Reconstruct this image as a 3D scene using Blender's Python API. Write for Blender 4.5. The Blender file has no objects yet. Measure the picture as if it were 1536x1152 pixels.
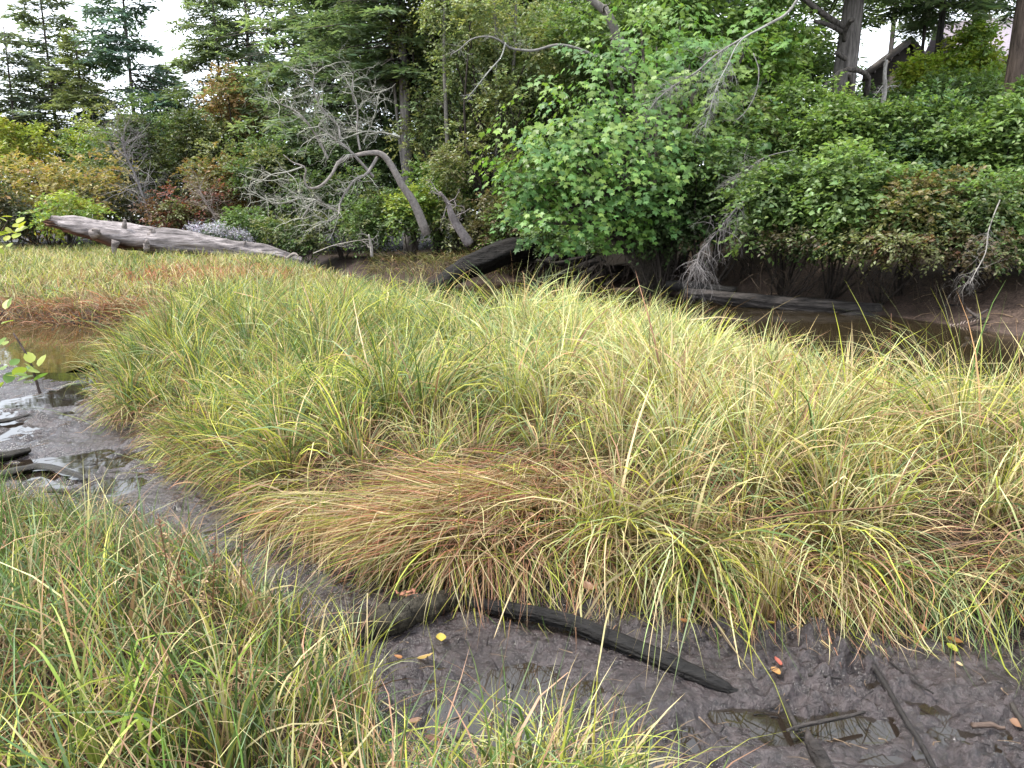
import bpy, math, random
import numpy as np
from mathutils import Vector

# ------------------------------------------------------------------ camera, sky, sun, exposure
sc = bpy.context.scene
COL = sc.collection
F, CAMH, PITCH = 1130.0, 1.8, math.atan((576 - 330) / 1130.0)
cam_d = bpy.data.cameras.new('camera')
cam_d.sensor_width = 36.0
cam_d.lens = 36.0 * F / 1536.0
cam_d.clip_start, cam_d.clip_end = 0.05, 2000.0
cam = bpy.data.objects.new('camera', cam_d)
COL.objects.link(cam)
cam.location = (0, 0, CAMH)
cam.rotation_euler = (math.pi / 2 - PITCH, 0, 0)
sc.camera = cam

SUN_EL, SUN_AZ = math.radians(60), math.radians(262)      # azimuth clockwise from +Y (high on the left)
world = bpy.data.worlds.new('World')
sc.world = world
world.use_nodes = True
wt = world.node_tree
for n in list(wt.nodes):
    wt.nodes.remove(n)
w_out = wt.nodes.new('ShaderNodeOutputWorld')
w_bg = wt.nodes.new('ShaderNodeBackground')
w_sky = wt.nodes.new('ShaderNodeTexSky')
w_sky.sky_type = 'NISHITA'
w_sky.sun_disc = False
w_sky.sun_elevation = SUN_EL
w_sky.sun_rotation = SUN_AZ
w_co = wt.nodes.new('ShaderNodeTexCoord')
w_no = wt.nodes.new('ShaderNodeTexNoise')
w_no.inputs['Scale'].default_value = 2.2
w_no.inputs['Detail'].default_value = 5
w_ra = wt.nodes.new('ShaderNodeValToRGB')                  # an even layer of bright cloud with soft thin places
w_ra.color_ramp.elements[0].position = 0.3
w_ra.color_ramp.elements[0].color = (7.6, 8.3, 9.4, 1)
w_ra.color_ramp.elements[1].position = 0.7
w_ra.color_ramp.elements[1].color = (9.6, 9.9, 10.3, 1)
w_mx = wt.nodes.new('ShaderNodeMixRGB')
w_mx.inputs[0].default_value = 0.86
wt.links.new(w_co.outputs['Generated'], w_no.inputs['Vector'])
wt.links.new(w_no.outputs['Fac'], w_ra.inputs[0])
wt.links.new(w_sky.outputs[0], w_mx.inputs[1])
wt.links.new(w_ra.outputs[0], w_mx.inputs[2])
wt.links.new(w_mx.outputs[0], w_bg.inputs[0])
w_bg.inputs[1].default_value = 0.062
wt.links.new(w_bg.outputs[0], w_out.inputs[0])

sun_d = bpy.data.lights.new('sun', 'SUN')
sun_d.energy = 1.5
sun_d.angle = math.radians(10)
sun_d.color = (1.0, 0.95, 0.87)
sun = bpy.data.objects.new('sun', sun_d)
COL.objects.link(sun)
sdir = Vector((math.sin(SUN_AZ) * math.cos(SUN_EL), math.cos(SUN_AZ) * math.cos(SUN_EL), math.sin(SUN_EL)))
sun.rotation_euler = sdir.to_track_quat('Z', 'Y').to_euler()
sun.location = (0, 0, 60)

sc.view_settings.view_transform = 'Standard'
sc.view_settings.look = 'None'
sc.view_settings.exposure = 2.34
sc.view_settings.gamma = 1.0
sc.view_settings.use_curve_mapping = False
try:
    sc.cycles.max_bounces = 6
    sc.cycles.diffuse_bounces = 3
    sc.cycles.transmission_bounces = 3
    sc.cycles.transparent_max_bounces = 4
except Exception:
    pass

# ------------------------------------------------------------------ small tools
CP, SP = math.cos(PITCH), math.sin(PITCH)


def ray(px, py):
    u, v = (px - 768) / F, -(py - 576) / F
    return np.array([u, CP + v * SP, -SP + v * CP])


def P(px, py, Y):
    d = ray(px, py)
    return np.array([0, 0, CAMH]) + d * (Y / d[1])


def G(px, py, z=0.0):
    d = ray(px, py)
    return np.array([0, 0, CAMH]) + d * ((z - CAMH) / d[2])


def nrm(a):
    return a / np.maximum(np.linalg.norm(a, axis=-1, keepdims=True), 1e-9)


_tabs = {}


def vnoise(x, y, seed=0):
    if seed not in _tabs:
        _tabs[seed] = np.random.default_rng(1000 + seed).random((256, 256))
    t = _tabs[seed]
    xi, yi = np.floor(x).astype(int), np.floor(y).astype(int)
    fx, fy = x - xi, y - yi
    fx, fy = fx * fx * (3 - 2 * fx), fy * fy * (3 - 2 * fy)
    a, b = t[xi & 255, yi & 255], t[(xi + 1) & 255, yi & 255]
    c, d = t[xi & 255, (yi + 1) & 255], t[(xi + 1) & 255, (yi + 1) & 255]
    return (a * (1 - fx) + b * fx) * (1 - fy) + (c * (1 - fx) + d * fx) * fy


def fbm(x, y, seed=0, octv=4, gain=0.5):
    s, a, tot = 0, 1.0, 0
    for i in range(octv):
        s = s + a * vnoise(x * 2 ** i + 17.3 * i, y * 2 ** i + 9.1 * i, seed + i)
        tot += a
        a *= gain
    return s / tot


def sstep(a, b, x):
    t = np.clip((x - a) / (b - a), 0, 1)
    return t * t * (3 - 2 * t)


def sdf(x, y, poly):
    """signed distance to a closed polygon, positive inside"""
    p = np.asarray(poly, float)
    d = np.full(x.shape, 1e9)
    ins = np.zeros(x.shape, bool)
    for i in range(len(p)):
        a, b = p[i], p[(i + 1) % len(p)]
        ex, ey = b - a
        t = np.clip(((x - a[0]) * ex + (y - a[1]) * ey) / (ex * ex + ey * ey), 0, 1)
        d = np.minimum(d, (x - a[0] - t * ex) ** 2 + (y - a[1] - t * ey) ** 2)
        if ey != 0:
            c = ((a[1] <= y) & (b[1] > y)) | ((b[1] <= y) & (a[1] > y))
            ins ^= c & (x < a[0] + (y - a[1]) / ey * ex)
    d = np.sqrt(d)
    return np.where(ins, d, -d)


class MB:
    """collects triangles and quads with a colour per vertex, builds ONE mesh object"""

    def __init__(self):
        self.v, self.q, self.t, self.c, self.n = [], [], [], [], 0

    def add(self, V, quads=None, tris=None, col=(0.5, 0.5, 0.5)):
        V = np.asarray(V, float).reshape(-1, 3)
        c = np.asarray(col, float)
        if c.ndim == 1:
            c = np.tile(c, (len(V), 1))
        self.v.append(V)
        self.c.append(c)
        if quads is not None and len(quads):
            self.q.append(np.asarray(quads, int).reshape(-1, 4) + self.n)
        if tris is not None and len(tris):
            self.t.append(np.asarray(tris, int).reshape(-1, 3) + self.n)
        self.n += len(V)
        return self

    def mesh(self, name, m, smooth=True, origin=None):
        V = np.concatenate(self.v)
        if origin is not None:
            V = V - np.asarray(origin)
        C = np.concatenate(self.c)
        q = np.concatenate(self.q) if self.q else np.zeros((0, 4), int)
        t = np.concatenate(self.t) if self.t else np.zeros((0, 3), int)
        me = bpy.data.meshes.new(name)
        me.vertices.add(len(V))
        me.vertices.foreach_set('co', V.astype(np.float32).ravel())
        li = np.concatenate([q.ravel(), t.ravel()])
        me.loops.add(len(li))
        me.loops.foreach_set('vertex_index', li.astype(np.int32))
        st = np.concatenate([np.arange(len(q)) * 4, len(q) * 4 + np.arange(len(t)) * 3])
        me.polygons.add(len(st))
        me.polygons.foreach_set('loop_start', st.astype(np.int32))
        me.update(calc_edges=True)
        if smooth:
            me.polygons.foreach_set('use_smooth', np.ones(len(st), bool))
        at = me.attributes.new('Col', 'FLOAT_COLOR', 'POINT')
        at.data.foreach_set('color', np.concatenate([C, np.ones((len(C), 1))], 1).astype(np.float32).ravel())
        me.materials.append(m)
        return me

    def build(self, name, m, parent=None, smooth=True, origin=None):
        o = bpy.data.objects.new(name, self.mesh(name, m, smooth, origin))
        COL.objects.link(o)
        if origin is not None:
            o.location = tuple(origin)
        if parent is not None:
            o.parent = parent
            if origin is not None:
                o.location = tuple(np.asarray(origin) - np.asarray(parent.location))
        return o


def tag(o, label=None, cat=None, group=None, kind=None):
    for k, v in (('label', label), ('category', cat), ('group', group), ('kind', kind)):
        if v:
            o[k] = v
    return o


def empty(name, loc, label=None, cat=None, group=None):
    o = bpy.data.objects.new(name, None)
    COL.objects.link(o)
    o.location = tuple(float(v) for v in loc)
    return tag(o, label, cat, group)


def part(mb, name, m, root, smooth=True):
    """a child mesh whose vertices are in world space: moved into the space of its thing"""
    o = bpy.data.objects.new(name, mb.mesh(name, m, smooth, np.array(root.matrix_basis.translation if root.parent is None else root.parent.location)))
    COL.objects.link(o)
    o.parent = root
    return o


def smooth_line(pts, n):
    """Catmull-Rom through the points"""
    p = np.asarray(pts, float)
    if len(p) < 3:
        t = np.linspace(0, 1, n)[:, None]
        return p[0] * (1 - t) + p[-1] * t
    p = np.concatenate([[2 * p[0] - p[1]], p, [2 * p[-1] - p[-2]]])
    k = len(p) - 3
    out = []
    for s in np.linspace(0, k - 1e-6, n):
        i = int(s)
        t = s - i
        a, b, c, d = p[i:i + 4]
        out.append(0.5 * ((2 * b) + (c - a) * t + (2 * a - 5 * b + 4 * c - d) * t * t + (3 * b - a - 3 * c + d) * t ** 3))
    return np.array(out)


def tube(mb, pts, rad, sides=6, col=(0.3, 0.3, 0.3), rough=0.0, rng=None, cap=True, flat=1.0, ridge=0.0):
    p = np.array(pts, float)
    n = len(p)
    if rough and rng is not None and n > 4:
        kn = rng.normal(0, 1, (max(3, n // 3), 3)) * np.max(rad) * rough * 1.6
        kn[0] = kn[-1] = 0
        p += smooth_line(kn, n)
    r = np.interp(np.linspace(0, 1, n), np.linspace(0, 1, len(np.atleast_1d(rad))), np.atleast_1d(rad))
    T = nrm(np.gradient(p, axis=0))
    ref = np.array([0, 0, 1.0]) if abs(T[0][2]) < 0.9 else np.array([1.0, 0, 0])
    U = np.zeros_like(T)
    u = ref - T[0] * np.dot(ref, T[0])
    for i in range(n):
        u = u - T[i] * np.dot(u, T[i])
        u = u / max(np.linalg.norm(u), 1e-9)
        U[i] = u
    W = np.cross(T, U)
    a = np.arange(sides) / sides * 2 * math.pi
    R = r[:, None] * np.ones((1, sides))
    if rough and rng is not None:
        sl = np.concatenate([[0], np.cumsum(np.linalg.norm(np.diff(p, axis=0), axis=1))]) / max(np.max(r) * 3.0, 1e-4)
        o1, o2 = rng.uniform(0, 200, 2)
        big_ = fbm(np.cos(a)[None] * 1.1 + o1 + sl[:, None] * .35, np.sin(a)[None] * 1.1 + o2 + sl[:, None] * .5, 190, 3) - .5
        fin_ = fbm(np.cos(a)[None] * 3.4 + o2 + sl[:, None] * .3, np.sin(a)[None] * 3.4 + o1 + sl[:, None] * .4, 193, 3) - .5
        R = R * (1 + rough * (3.2 * big_ + 2.2 * fin_))
    if ridge and rng is not None:
        sl = np.concatenate([[0], np.cumsum(np.linalg.norm(np.diff(p, axis=0), axis=1))]) / max(np.max(r) * 3.0, 1e-4)
        o1 = rng.uniform(0, 200)
        R = R * (1 + ridge * (fbm(np.cos(a)[None] * 5 + o1 + sl[:, None] * .12, np.sin(a)[None] * 5 + sl[:, None] * .16, 196, 3) - .5))
    V = p[:, None, :] + R[..., None] * (np.cos(a)[None, :, None] * U[:, None, :] * flat + np.sin(a)[None, :, None] * W[:, None, :])
    i, j = np.meshgrid(np.arange(n - 1), np.arange(sides), indexing='ij')
    q = np.stack([i * sides + j, i * sides + (j + 1) % sides, (i + 1) * sides + (j + 1) % sides, (i + 1) * sides + j], -1).reshape(-1, 4)
    V = V.reshape(-1, 3)
    tris = None
    if cap:
        V = np.concatenate([V, [p[0] - T[0] * r[0] * 0.1], [p[-1] + T[-1] * r[-1] * 0.1]])
        k = np.arange(sides)
        tris = np.concatenate([np.stack([np.full(sides, n * sides), (k + 1) % sides, k], 1),
                               np.stack([np.full(sides, n * sides + 1), (n - 1) * sides + k, (n - 1) * sides + (k + 1) % sides], 1)])
    c = np.asarray(col, float)
    if c.ndim == 1 and rng is not None:
        c = np.clip(c * (1 + 0.12 * rng.normal(0, 1, (len(V), 1))), 0, 1)
    mb.add(V, q, tris, c)


def gnarl(mb, p, d, L, r, level, rng, col, wob=0.35, kids=4, droop=0.0, sides=5, tip=0.35, klen=0.55, spread=0.9):
    """a crooked bare branch with side branches"""
    n = 6 if level > 0 else 4
    pts = [np.asarray(p, float)]
    d = nrm(np.asarray(d, float))
    for i in range(n):
        d = nrm(d + rng.normal(0, wob, 3) * 0.7 + np.array([0, 0, -droop]))
        pts.append(pts[-1] + d * L / n)
    pts = np.array(pts)
    tube(mb, smooth_line(pts, n + 3), [r, r * tip], sides if r > 0.012 else 3, col, 0.05, rng, cap=False)
    if level <= 0:
        return
    for k in range(kids):
        t = rng.uniform(0.25, 1.0)
        i = min(int(t * n), n - 1)
        q = pts[i] + (pts[i + 1] - pts[i]) * (t * n - i)
        dd = nrm(nrm(pts[i + 1] - pts[i]) + rng.normal(0, spread, 3))
        gnarl(mb, q, dd, L * klen * rng.uniform(0.6, 1.2), r * (1 - t * (1 - tip)) * 0.6, level - 1, rng, col, wob, kids, droop, sides, tip, klen, spread)


# ------------------------------------------------------------------ materials
def new_mat(name):
    m = bpy.data.materials.new(name)
    m.use_nodes = True
    nt = m.node_tree
    for n in list(nt.nodes):
        nt.nodes.remove(n)
    out = nt.nodes.new('ShaderNodeOutputMaterial')
    b = nt.nodes.new('ShaderNodeBsdfPrincipled')
    nt.links.new(b.outputs[0], out.inputs[0])
    return m, nt, b, out


def attr(nt):
    a = nt.nodes.new('ShaderNodeAttribute')
    a.attribute_name = 'Col'
    return a


def noise(nt, scale, detail=4, rough=0.55, vec=None, sx=None):
    n = nt.nodes.new('ShaderNodeTexNoise')
    n.inputs['Scale'].default_value = scale
    n.inputs['Detail'].default_value = detail
    n.inputs['Roughness'].default_value = rough
    co = nt.nodes.new('ShaderNodeTexCoord')
    src = co.outputs['Object']
    if sx:
        mp = nt.nodes.new('ShaderNodeMapping')
        mp.inputs['Scale'].default_value = sx
        nt.links.new(src, mp.inputs[0])
        src = mp.outputs[0]
    nt.links.new(src, n.inputs['Vector'])
    return n


def mathn(nt, op, a, b=None):
    n = nt.nodes.new('ShaderNodeMath')
    n.operation = op
    for i, v in enumerate((a, b)):
        if v is None:
            continue
        if isinstance(v, (int, float)):
            n.inputs[i].default_value = v
        else:
            nt.links.new(v, n.inputs[i])
    return n.outputs[0]


def mapr(nt, src, a, b, c, d):
    n = nt.nodes.new('ShaderNodeMapRange')
    nt.links.new(src, n.inputs[0])
    for i, v in enumerate((a, b, c, d)):
        n.inputs[i + 1].default_value = v
    return n.outputs[0]


def mult(nt, colsock, valsock):
    n = nt.nodes.new('ShaderNodeMixRGB')
    n.blend_type = 'MULTIPLY'
    n.inputs[0].default_value = 1
    nt.links.new(colsock, n.inputs[1])
    nt.links.new(valsock, n.inputs[2])
    return n.outputs[0]


def bump(nt, b, src, strength, dist):
    n = nt.nodes.new('ShaderNodeBump')
    n.inputs['Strength'].default_value = strength
    n.inputs['Distance'].default_value = dist
    nt.links.new(src, n.inputs['Height'])
    nt.links.new(n.outputs[0], b.inputs['Normal'])


def leafy(name, trans=0.35, rough=0.5, spec=0.3, tint=(1.1, 1.15, 0.6), own=False):
    m, nt, b, out = new_mat(name)
    csock = attr(nt).outputs['Color']
    if own:
        oi = nt.nodes.new('ShaderNodeObjectInfo')
        csock = mult(nt, csock, oi.outputs['Color'])
    nt.links.new(csock, b.inputs['Base Color'])
    b.inputs['Roughness'].default_value = rough
    b.inputs['Specular IOR Level'].default_value = spec
    t = nt.nodes.new('ShaderNodeBsdfTranslucent')
    mm = nt.nodes.new('ShaderNodeMixRGB')
    mm.blend_type = 'MULTIPLY'
    mm.inputs[0].default_value = 1
    nt.links.new(csock, mm.inputs[1])
    mm.inputs[2].default_value = tint + (1,)
    nt.links.new(mm.outputs[0], t.inputs[0])
    mx = nt.nodes.new('ShaderNodeMixShader')
    mx.inputs[0].default_value = trans
    nt.links.new(b.outputs[0], mx.inputs[1])
    nt.links.new(t.outputs[0], mx.inputs[2])
    nt.links.new(mx.outputs[0], out.inputs[0])
    return m


M_LEAF = leafy('leaf', 0.42, 0.42, 0.35)
M_NEEDLE = leafy('needle', 0.42, 0.6, 0.2, (1.1, 1.15, .6), True)
M_GRASS = leafy('grass_blade', 0.30, 0.5, 0.3, (1.02, 1.0, 0.76))
M_PETAL = leafy('petal', 0.3, 0.7, 0.1, (1, 1, 1))


def woody(name, scale=6.0, sx=(1, 1, 1), lo=0.45, hi=1.35, bs=0.7, bd=0.03, rough=0.85, spec=0.2):
    m, nt, b, out = new_mat(name)
    a = attr(nt)
    n = noise(nt, scale, 6, 0.65, sx=sx)
    v = mapr(nt, n.outputs['Fac'], 0.3, 0.7, lo, hi)
    nt.links.new(mult(nt, a.outputs['Color'], v), b.inputs['Base Color'])
    b.inputs['Roughness'].default_value = rough
    b.inputs['Specular IOR Level'].default_value = spec
    bump(nt, b, n.outputs['Fac'], bs, bd)
    return m


M_BARK = woody('bark', 12.0, (1, 1, 0.13), 0.2, 1.5, 1.0, 0.08)
M_DEAD = woody('dead_wood', 14.0, (1, 1, 1), 0.6, 1.3, 0.4, 0.01)
M_LOG = woody('weathered_log', 5.0, (0.22, 1.6, 3.0), 0.2, 1.5, 1.0, 0.10)
M_WETLOG = woody('wet_log', 20.0, (0.3, 1.3, 2.2), 0.35, 1.5, 1.0, 0.03, 0.55, 0.25)
M_BLACKLOG = woody('black_log', 6.0, (0.3, 1.2, 2.4), 0.15, 1.7, 1.0, 0.12, 0.65, 0.2)
M_FUNGI = woody('rotten_bark', 40.0, (1, 1, 1), 0.5, 1.3, 0.6, 0.01)


def mud_mat():
    m, nt, b, out = new_mat('ground')
    a = attr(nt)
    n1 = noise(nt, 3.0, 6, 0.6)
    n2 = noise(nt, 26.0, 8, 0.62)
    n3 = noise(nt, 95.0, 5, 0.65)
    v = mapr(nt, n2.outputs['Fac'], 0.35, 0.65, 0.4, 1.5)
    v2 = mapr(nt, n1.outputs['Fac'], 0.35, 0.65, 0.75, 1.2)
    nt.links.new(mult(nt, mult(nt, a.outputs['Color'], v), v2), b.inputs['Base Color'])
    wet = nt.nodes.new('ShaderNodeAttribute')
    wet.attribute_name = 'wet'
    r = mapr(nt, mathn(nt, 'ADD', mathn(nt, 'MULTIPLY', n1.outputs['Fac'], .5), mathn(nt, 'MULTIPLY', n2.outputs['Fac'], .5)), 0.42, 0.62, 0.05, 0.44)
    dry = mapr(nt, wet.outputs['Fac'], 0, 1, 0.5, 0.0)
    nt.links.new(mathn(nt, 'MINIMUM', mathn(nt, 'ADD', r, dry), 1.0), b.inputs['Roughness'])
    nt.links.new(mapr(nt, wet.outputs['Fac'], 0, 1, 0.1, 0.55), b.inputs['Specular IOR Level'])
    h = mathn(nt, 'ADD', mathn(nt, 'MULTIPLY', n2.outputs['Fac'], 1.0), mathn(nt, 'MULTIPLY', n3.outputs['Fac'], 0.35))
    bump(nt, b, h, 0.8, 0.03)
    return m


M_GROUND = mud_mat()


def water_mat(name, col, bs):
    m, nt, b, out = new_mat(name)
    b.inputs['Base Color'].default_value = col + (1,)
    b.inputs['Roughness'].default_value = 0.03
    b.inputs['Specular IOR Level'].default_value = 0.5
    n = noise(nt, 3.0, 3, 0.5, sx=(1, 1.6, 1))
    bump(nt, b, n.outputs['Fac'], bs, 0.02)
    return m


M_CREEK = water_mat('creek_water', (0.022, 0.016, 0.008), 0.10)
M_POOL = water_mat('pool_water', (0.040, 0.030, 0.014), 0.04)
M_PUDDLE = water_mat('puddle_water', (0.016, 0.012, 0.009), 0.02)


def plain(name, col, rough=0.7, scale=12.0, lo=0.8, hi=1.15, sx=None):
    m, nt, b, out = new_mat(name)
    n = noise(nt, scale, 5, 0.6, sx=sx)
    rgb = nt.nodes.new('ShaderNodeRGB')
    rgb.outputs[0].default_value = col + (1,)
    nt.links.new(mult(nt, rgb.outputs[0], mapr(nt, n.outputs['Fac'], 0.3, 0.7, lo, hi)), b.inputs['Base Color'])
    b.inputs['Roughness'].default_value = rough
    bump(nt, b, n.outputs['Fac'], 0.2, 0.02)
    return m


M_SIDING = plain('house_siding', (0.07, 0.058, 0.05), 0.8, 8, 0.7, 1.2, (1, 1, 4))
M_ROOF = plain('house_roof', (0.22, 0.19, 0.225), 0.75, 10, 0.8, 1.15)
M_TRIM = plain('house_trim', (0.085, 0.072, 0.066), 0.7, 9)
m_, nt_, b_, o_ = new_mat('house_glass')
b_.inputs['Base Color'].default_value = (0.03, 0.04, 0.05, 1)
b_.inputs['Roughness'].default_value = 0.05
M_GLASS = m_

# ------------------------------------------------------------------ lie of the land
MARSH = [(-6.0, 13.2), (-5.5, 12.4), (-5.1, 11.2), (-4.8, 9.6), (-4.25, 7.9), (-3.45, 6.45), (-2.65, 5.65), (-2.1, 5.0), (-1.6, 4.55),
         (-1.25, 3.95), (-0.85, 3.85), (-0.5, 3.62), (-0.2, 3.42), (0.26, 3.4), (0.71, 3.34), (1.43, 3.2), (1.82, 3.12), (2.2, 3.0), (4, 2.5), (6, 3.0),
         (5.4, 4.2), (3.9, 5.1), (3.05, 6.0), (2.75, 7.4), (2.05, 9.2), (0.8, 10.1), (-0.5, 10.4), (-1.3, 12.3), (-2.6, 15.8), (-4, 18.3),
         (-5.6, 21.3), (-8, 24.5), (-10, 29), (-60, 62), (-60, 15.0), (-14, 14.6), (-11, 13.9), (-9.2, 13.7), (-7.7, 13.3), (-6.8, 13.5)]
NEAR = [(-9, 4.75), (-3.3, 4.45), (-2.6, 4.1), (-1.95, 3.88), (-1.36, 3.38), (-0.87, 2.88), (-0.64, 2.5), (-0.45, 2.2), (-0.25, 2.0), (0.05, 2.03), (0.35, 2.0),
        (0.45, 1.75), (0.8, 1.3), (2, 1.0), (6, 0.3), (6, -6), (-9, -6)]
FAR = [(40, 2), (14, 9.0), (8.3, 11.9), (7.5, 14.3), (6.2, 16.0), (5.2, 17.6), (4.1, 19.0), (3.0, 20.2), (2.0, 20.8), (1.6, 22.2), (0.2, 23.0), (-0.9, 22.6), (-1.3, 21.6), (-2.8, 22.3),
       (-5, 23.8), (-7.0, 26.0), (-9.4, 30), (-60, 64), (-400, 400), (400, 400), (400, 2)]


def height(x, y, fine=True):
    x, y = np.asarray(x, float), np.asarray(y, float)
    wob = (fbm(x * 2.2, y * 2.2, 3, 3) - 0.5) * 0.3
    dM = sdf(x, y, MARSH) + wob * 0.5
    dN = sdf(x, y, NEAR) + wob * 0.4
    dF = sdf(x, y, FAR) + wob
    # mud of the channel, puddles, creek bed
    bed = 0.037 - 0.020 * sstep(-1.4, -2.6, x) * (y < 9) + 0.10 * (fbm(x * 1.3, y * 1.3, 21, 3) - 0.5)
    creek = sstep(0.0, 1.2, -dF) * sstep(0.0, 0.9, -dM) * sstep(4.0, 6.5, y + 0.75 * x)
    bed = bed - 0.40 * creek
    pool = sstep(0.7, 1.6, y - 8.6 + 0.06 * x) * sstep(-5.2, -6.2, x) * (y < 16)
    bed = bed - 0.22 * pool
    for (cx, cy, rx, ry, dp) in PUDDLES:
        q = ((x - cx) / rx) ** 2 + ((y - cy) / ry) ** 2
        bed = bed - dp * np.exp(-q * 1.5)
    if fine:
        amp = 1 - 0.7 * sstep(6, 14, y)
        f1 = fbm(x * 5.0, y * 6.5, 31, 4, 0.6) - 0.5
        f2 = fbm(x * 17, y * 21, 41, 4, 0.62) - 0.5
        rid = np.abs(fbm(x * 11, y * 13, 51, 3) - 0.5)
        b1 = np.abs(fbm(x * 9, y * 12, 46, 2) - 0.5)
        b2 = np.abs(fbm(x * 21, y * 27, 48, 2) - 0.5)
        amp = amp * (0.30 + 0.85 * sstep(.40, .62, fbm(x * 1.7 + 3, y * 2.6, 58, 2)))
        bed = bed + amp * (0.07 * f1 + 0.055 * f2 + 0.15 * (b1 - .12) + 0.10 * (b2 - .12) - 0.16 * (0.10 - rid) * (rid < 0.10))
    marsh = 0.235 + 0.075 * sstep(0.2, 1.3, dM) + 0.22 * sstep(12, 24, y) + 0.10 * (fbm(x * 0.9, y * 0.9, 61, 3) - 0.5)
    near = 0.20 + 0.06 * (fbm(x * 2, y * 2, 71, 3) - 0.5)
    z = bed + (marsh - bed) * (0.72 * sstep(-0.03, 0.09, dM) + 0.28 * sstep(0.05, 0.4, dM))
    z = z + (near - z) * sstep(-0.08, 0.30, dN)
    s = sstep(-5, 4, x)
    dd = np.maximum(dF, 0)
    bank = (0.12 * sstep(0, 0.5, dd) + 0.36 * sstep(0.3, 1.3, dd) + 0.34 * s * sstep(0.9, 1.7, dd)) + 0.02 * (1 - s) * dd
    hill = s * (0.30 * np.maximum(dd - 1.6, 0)) * (1 - 0.25 * sstep(10, 30, dd))
    hill = 6.5 * (1 - np.exp(-hill / 6.5))
    bank = bank + hill + 0.25 * (fbm(x * 0.8, y * 0.8, 81, 3) - 0.5) * sstep(0.4, 2.5, dd)
    z = np.where(dF > 0, np.maximum(z, bed * (1 - sstep(0, .6, dd)) + bank), z)
    return z, dM, dN, dF


# hollows in the mud that hold water: x, y, radius x, radius y, depth
PUDDLES = []
for (px, py, wx, wy, dp) in ((775, 1045, 62, 34, .075), (690, 1085, 42, 26, .07), (800, 1010, 35, 16, .05), (1110, 1075, 70, 16, .075), (1270, 1090, 75, 28, .085),
                             (1385, 1065, 40, 16, .07), (880, 1032, 24, 14, .06), (1050, 1105, 22, 12, .05), (1440, 1110, 70, 14, .05), (1225, 1042, 30, 10, .04),
                             (660, 1140, 40, 26, .06), (1000, 1140, 60, 20, .04), (1330, 1140, 60, 14, .04), (150, 735, 90, 18, .05), (60, 700, 70, 22, .05),
                             (30, 610, 70, 26, .06), (40, 650, 50, 14, .05), (1160, 1110, 30, 14, .05)):
    dp *= .95
    c = G(px, py)
    PUDDLES.append((c[0], c[1], wx * np.linalg.norm(c - np.array([0, 0, CAMH])) / F, abs(G(px, py - wy)[1] - c[1]), dp))


def hz(x, y):
    return float(height(np.array([x]), np.array([y]), False)[0][0])


def graded(lo, hi, step, grow, n):
    return [lo + (hi - lo) * i / n for i in range(n)]


def axis(segs, end_lo, end_hi, g=1.25):
    a = []
    for (lo, hi, st) in segs:
        a += list(np.arange(lo, hi - st * 0.5, st))
    a.append(segs[-1][1])
    st, x = segs[0][2], a[0]
    low = []
    while x > end_lo:
        st *= g
        x -= st
        low.append(x)
    st, x = segs[-1][2], a[-1]
    while x < end_hi:
        st *= g
        x += st
        a.append(x)
    return np.array(low[::-1] + a)


xs = axis([(-12, -6, 0.22), (-6, -0.9, 0.05), (-0.9, 2.5, 0.0155), (2.5, 9, 0.09)], -420, 420)
ys = axis([(1.7, 3.5, 0.0155), (3.5, 8, 0.05), (8, 26, 0.2)], -30, 420)
X, Y_ = np.meshgrid(xs, ys)
Z, dM, dN, dF = height(X.ravel(), Y_.ravel())
nx, ny = len(xs), len(ys)
V = np.stack([X.ravel(), Y_.ravel(), Z], 1)
i, j = np.meshgrid(np.arange(ny - 1), np.arange(nx - 1), indexing='ij')
Q = np.stack([i * nx + j, i * nx + j + 1, (i + 1) * nx + j + 1, (i + 1) * nx + j], -1).reshape(-1, 4)
c_mud, c_soil, c_thatch, c_floor = np.array([.037, .0285, .029]), np.array([.032, .022, .015]), np.array([.15, .10, .055]), np.array([.026, .019, .012])
wf = (sstep(9, 12, Y_.ravel() + .6 * X.ravel()) * sstep(-7, -4, X.ravel()))[:, None]
C = c_mud * (1 - wf) + np.array([.060, .042, .034]) * wf
w = sstep(0.02, 0.2, dM)[:, None]
C = C * (1 - w) + c_soil * w
far = (sstep(9, 16, Y_.ravel()) * sstep(0.2, 0.6, dM))[:, None]
C = C * (1 - far) + c_thatch * far
w = sstep(0.02, 0.2, dN)[:, None]
C = C * (1 - w) + c_soil * w
w = sstep(0.6, 2.0, dF)[:, None]
C = C * (1 - w) + c_floor * w
gmb = MB().add(V, Q, None, C)
ground = gmb.build('ground', M_GROUND)
ground['kind'] = 'structure'
wet = (1 - .95 * sstep(9, 12, Y_.ravel() + .6 * X.ravel()) * sstep(-7, -4, X.ravel())) - np.clip(sstep(0.0, 0.2, dM) + sstep(0, 0.2, dN) + sstep(0.1, 1.4, dF), 0, 1)
at = ground.data.attributes.new('wet', 'FLOAT', 'POINT')
at.data.foreach_set('value', np.clip(wet, 0, 1).astype(np.float32))


def sheet(name, poly, z, m):
    mb = MB()
    n = len(poly)
    mb.add([(a, b, z) for a, b in poly] + [(np.mean([p[0] for p in poly]), np.mean([p[1] for p in poly]), z)], None,
           [(k, (k + 1) % n, n) for k in range(n)])
    return tag(mb.build(name, m), kind='structure')


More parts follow.
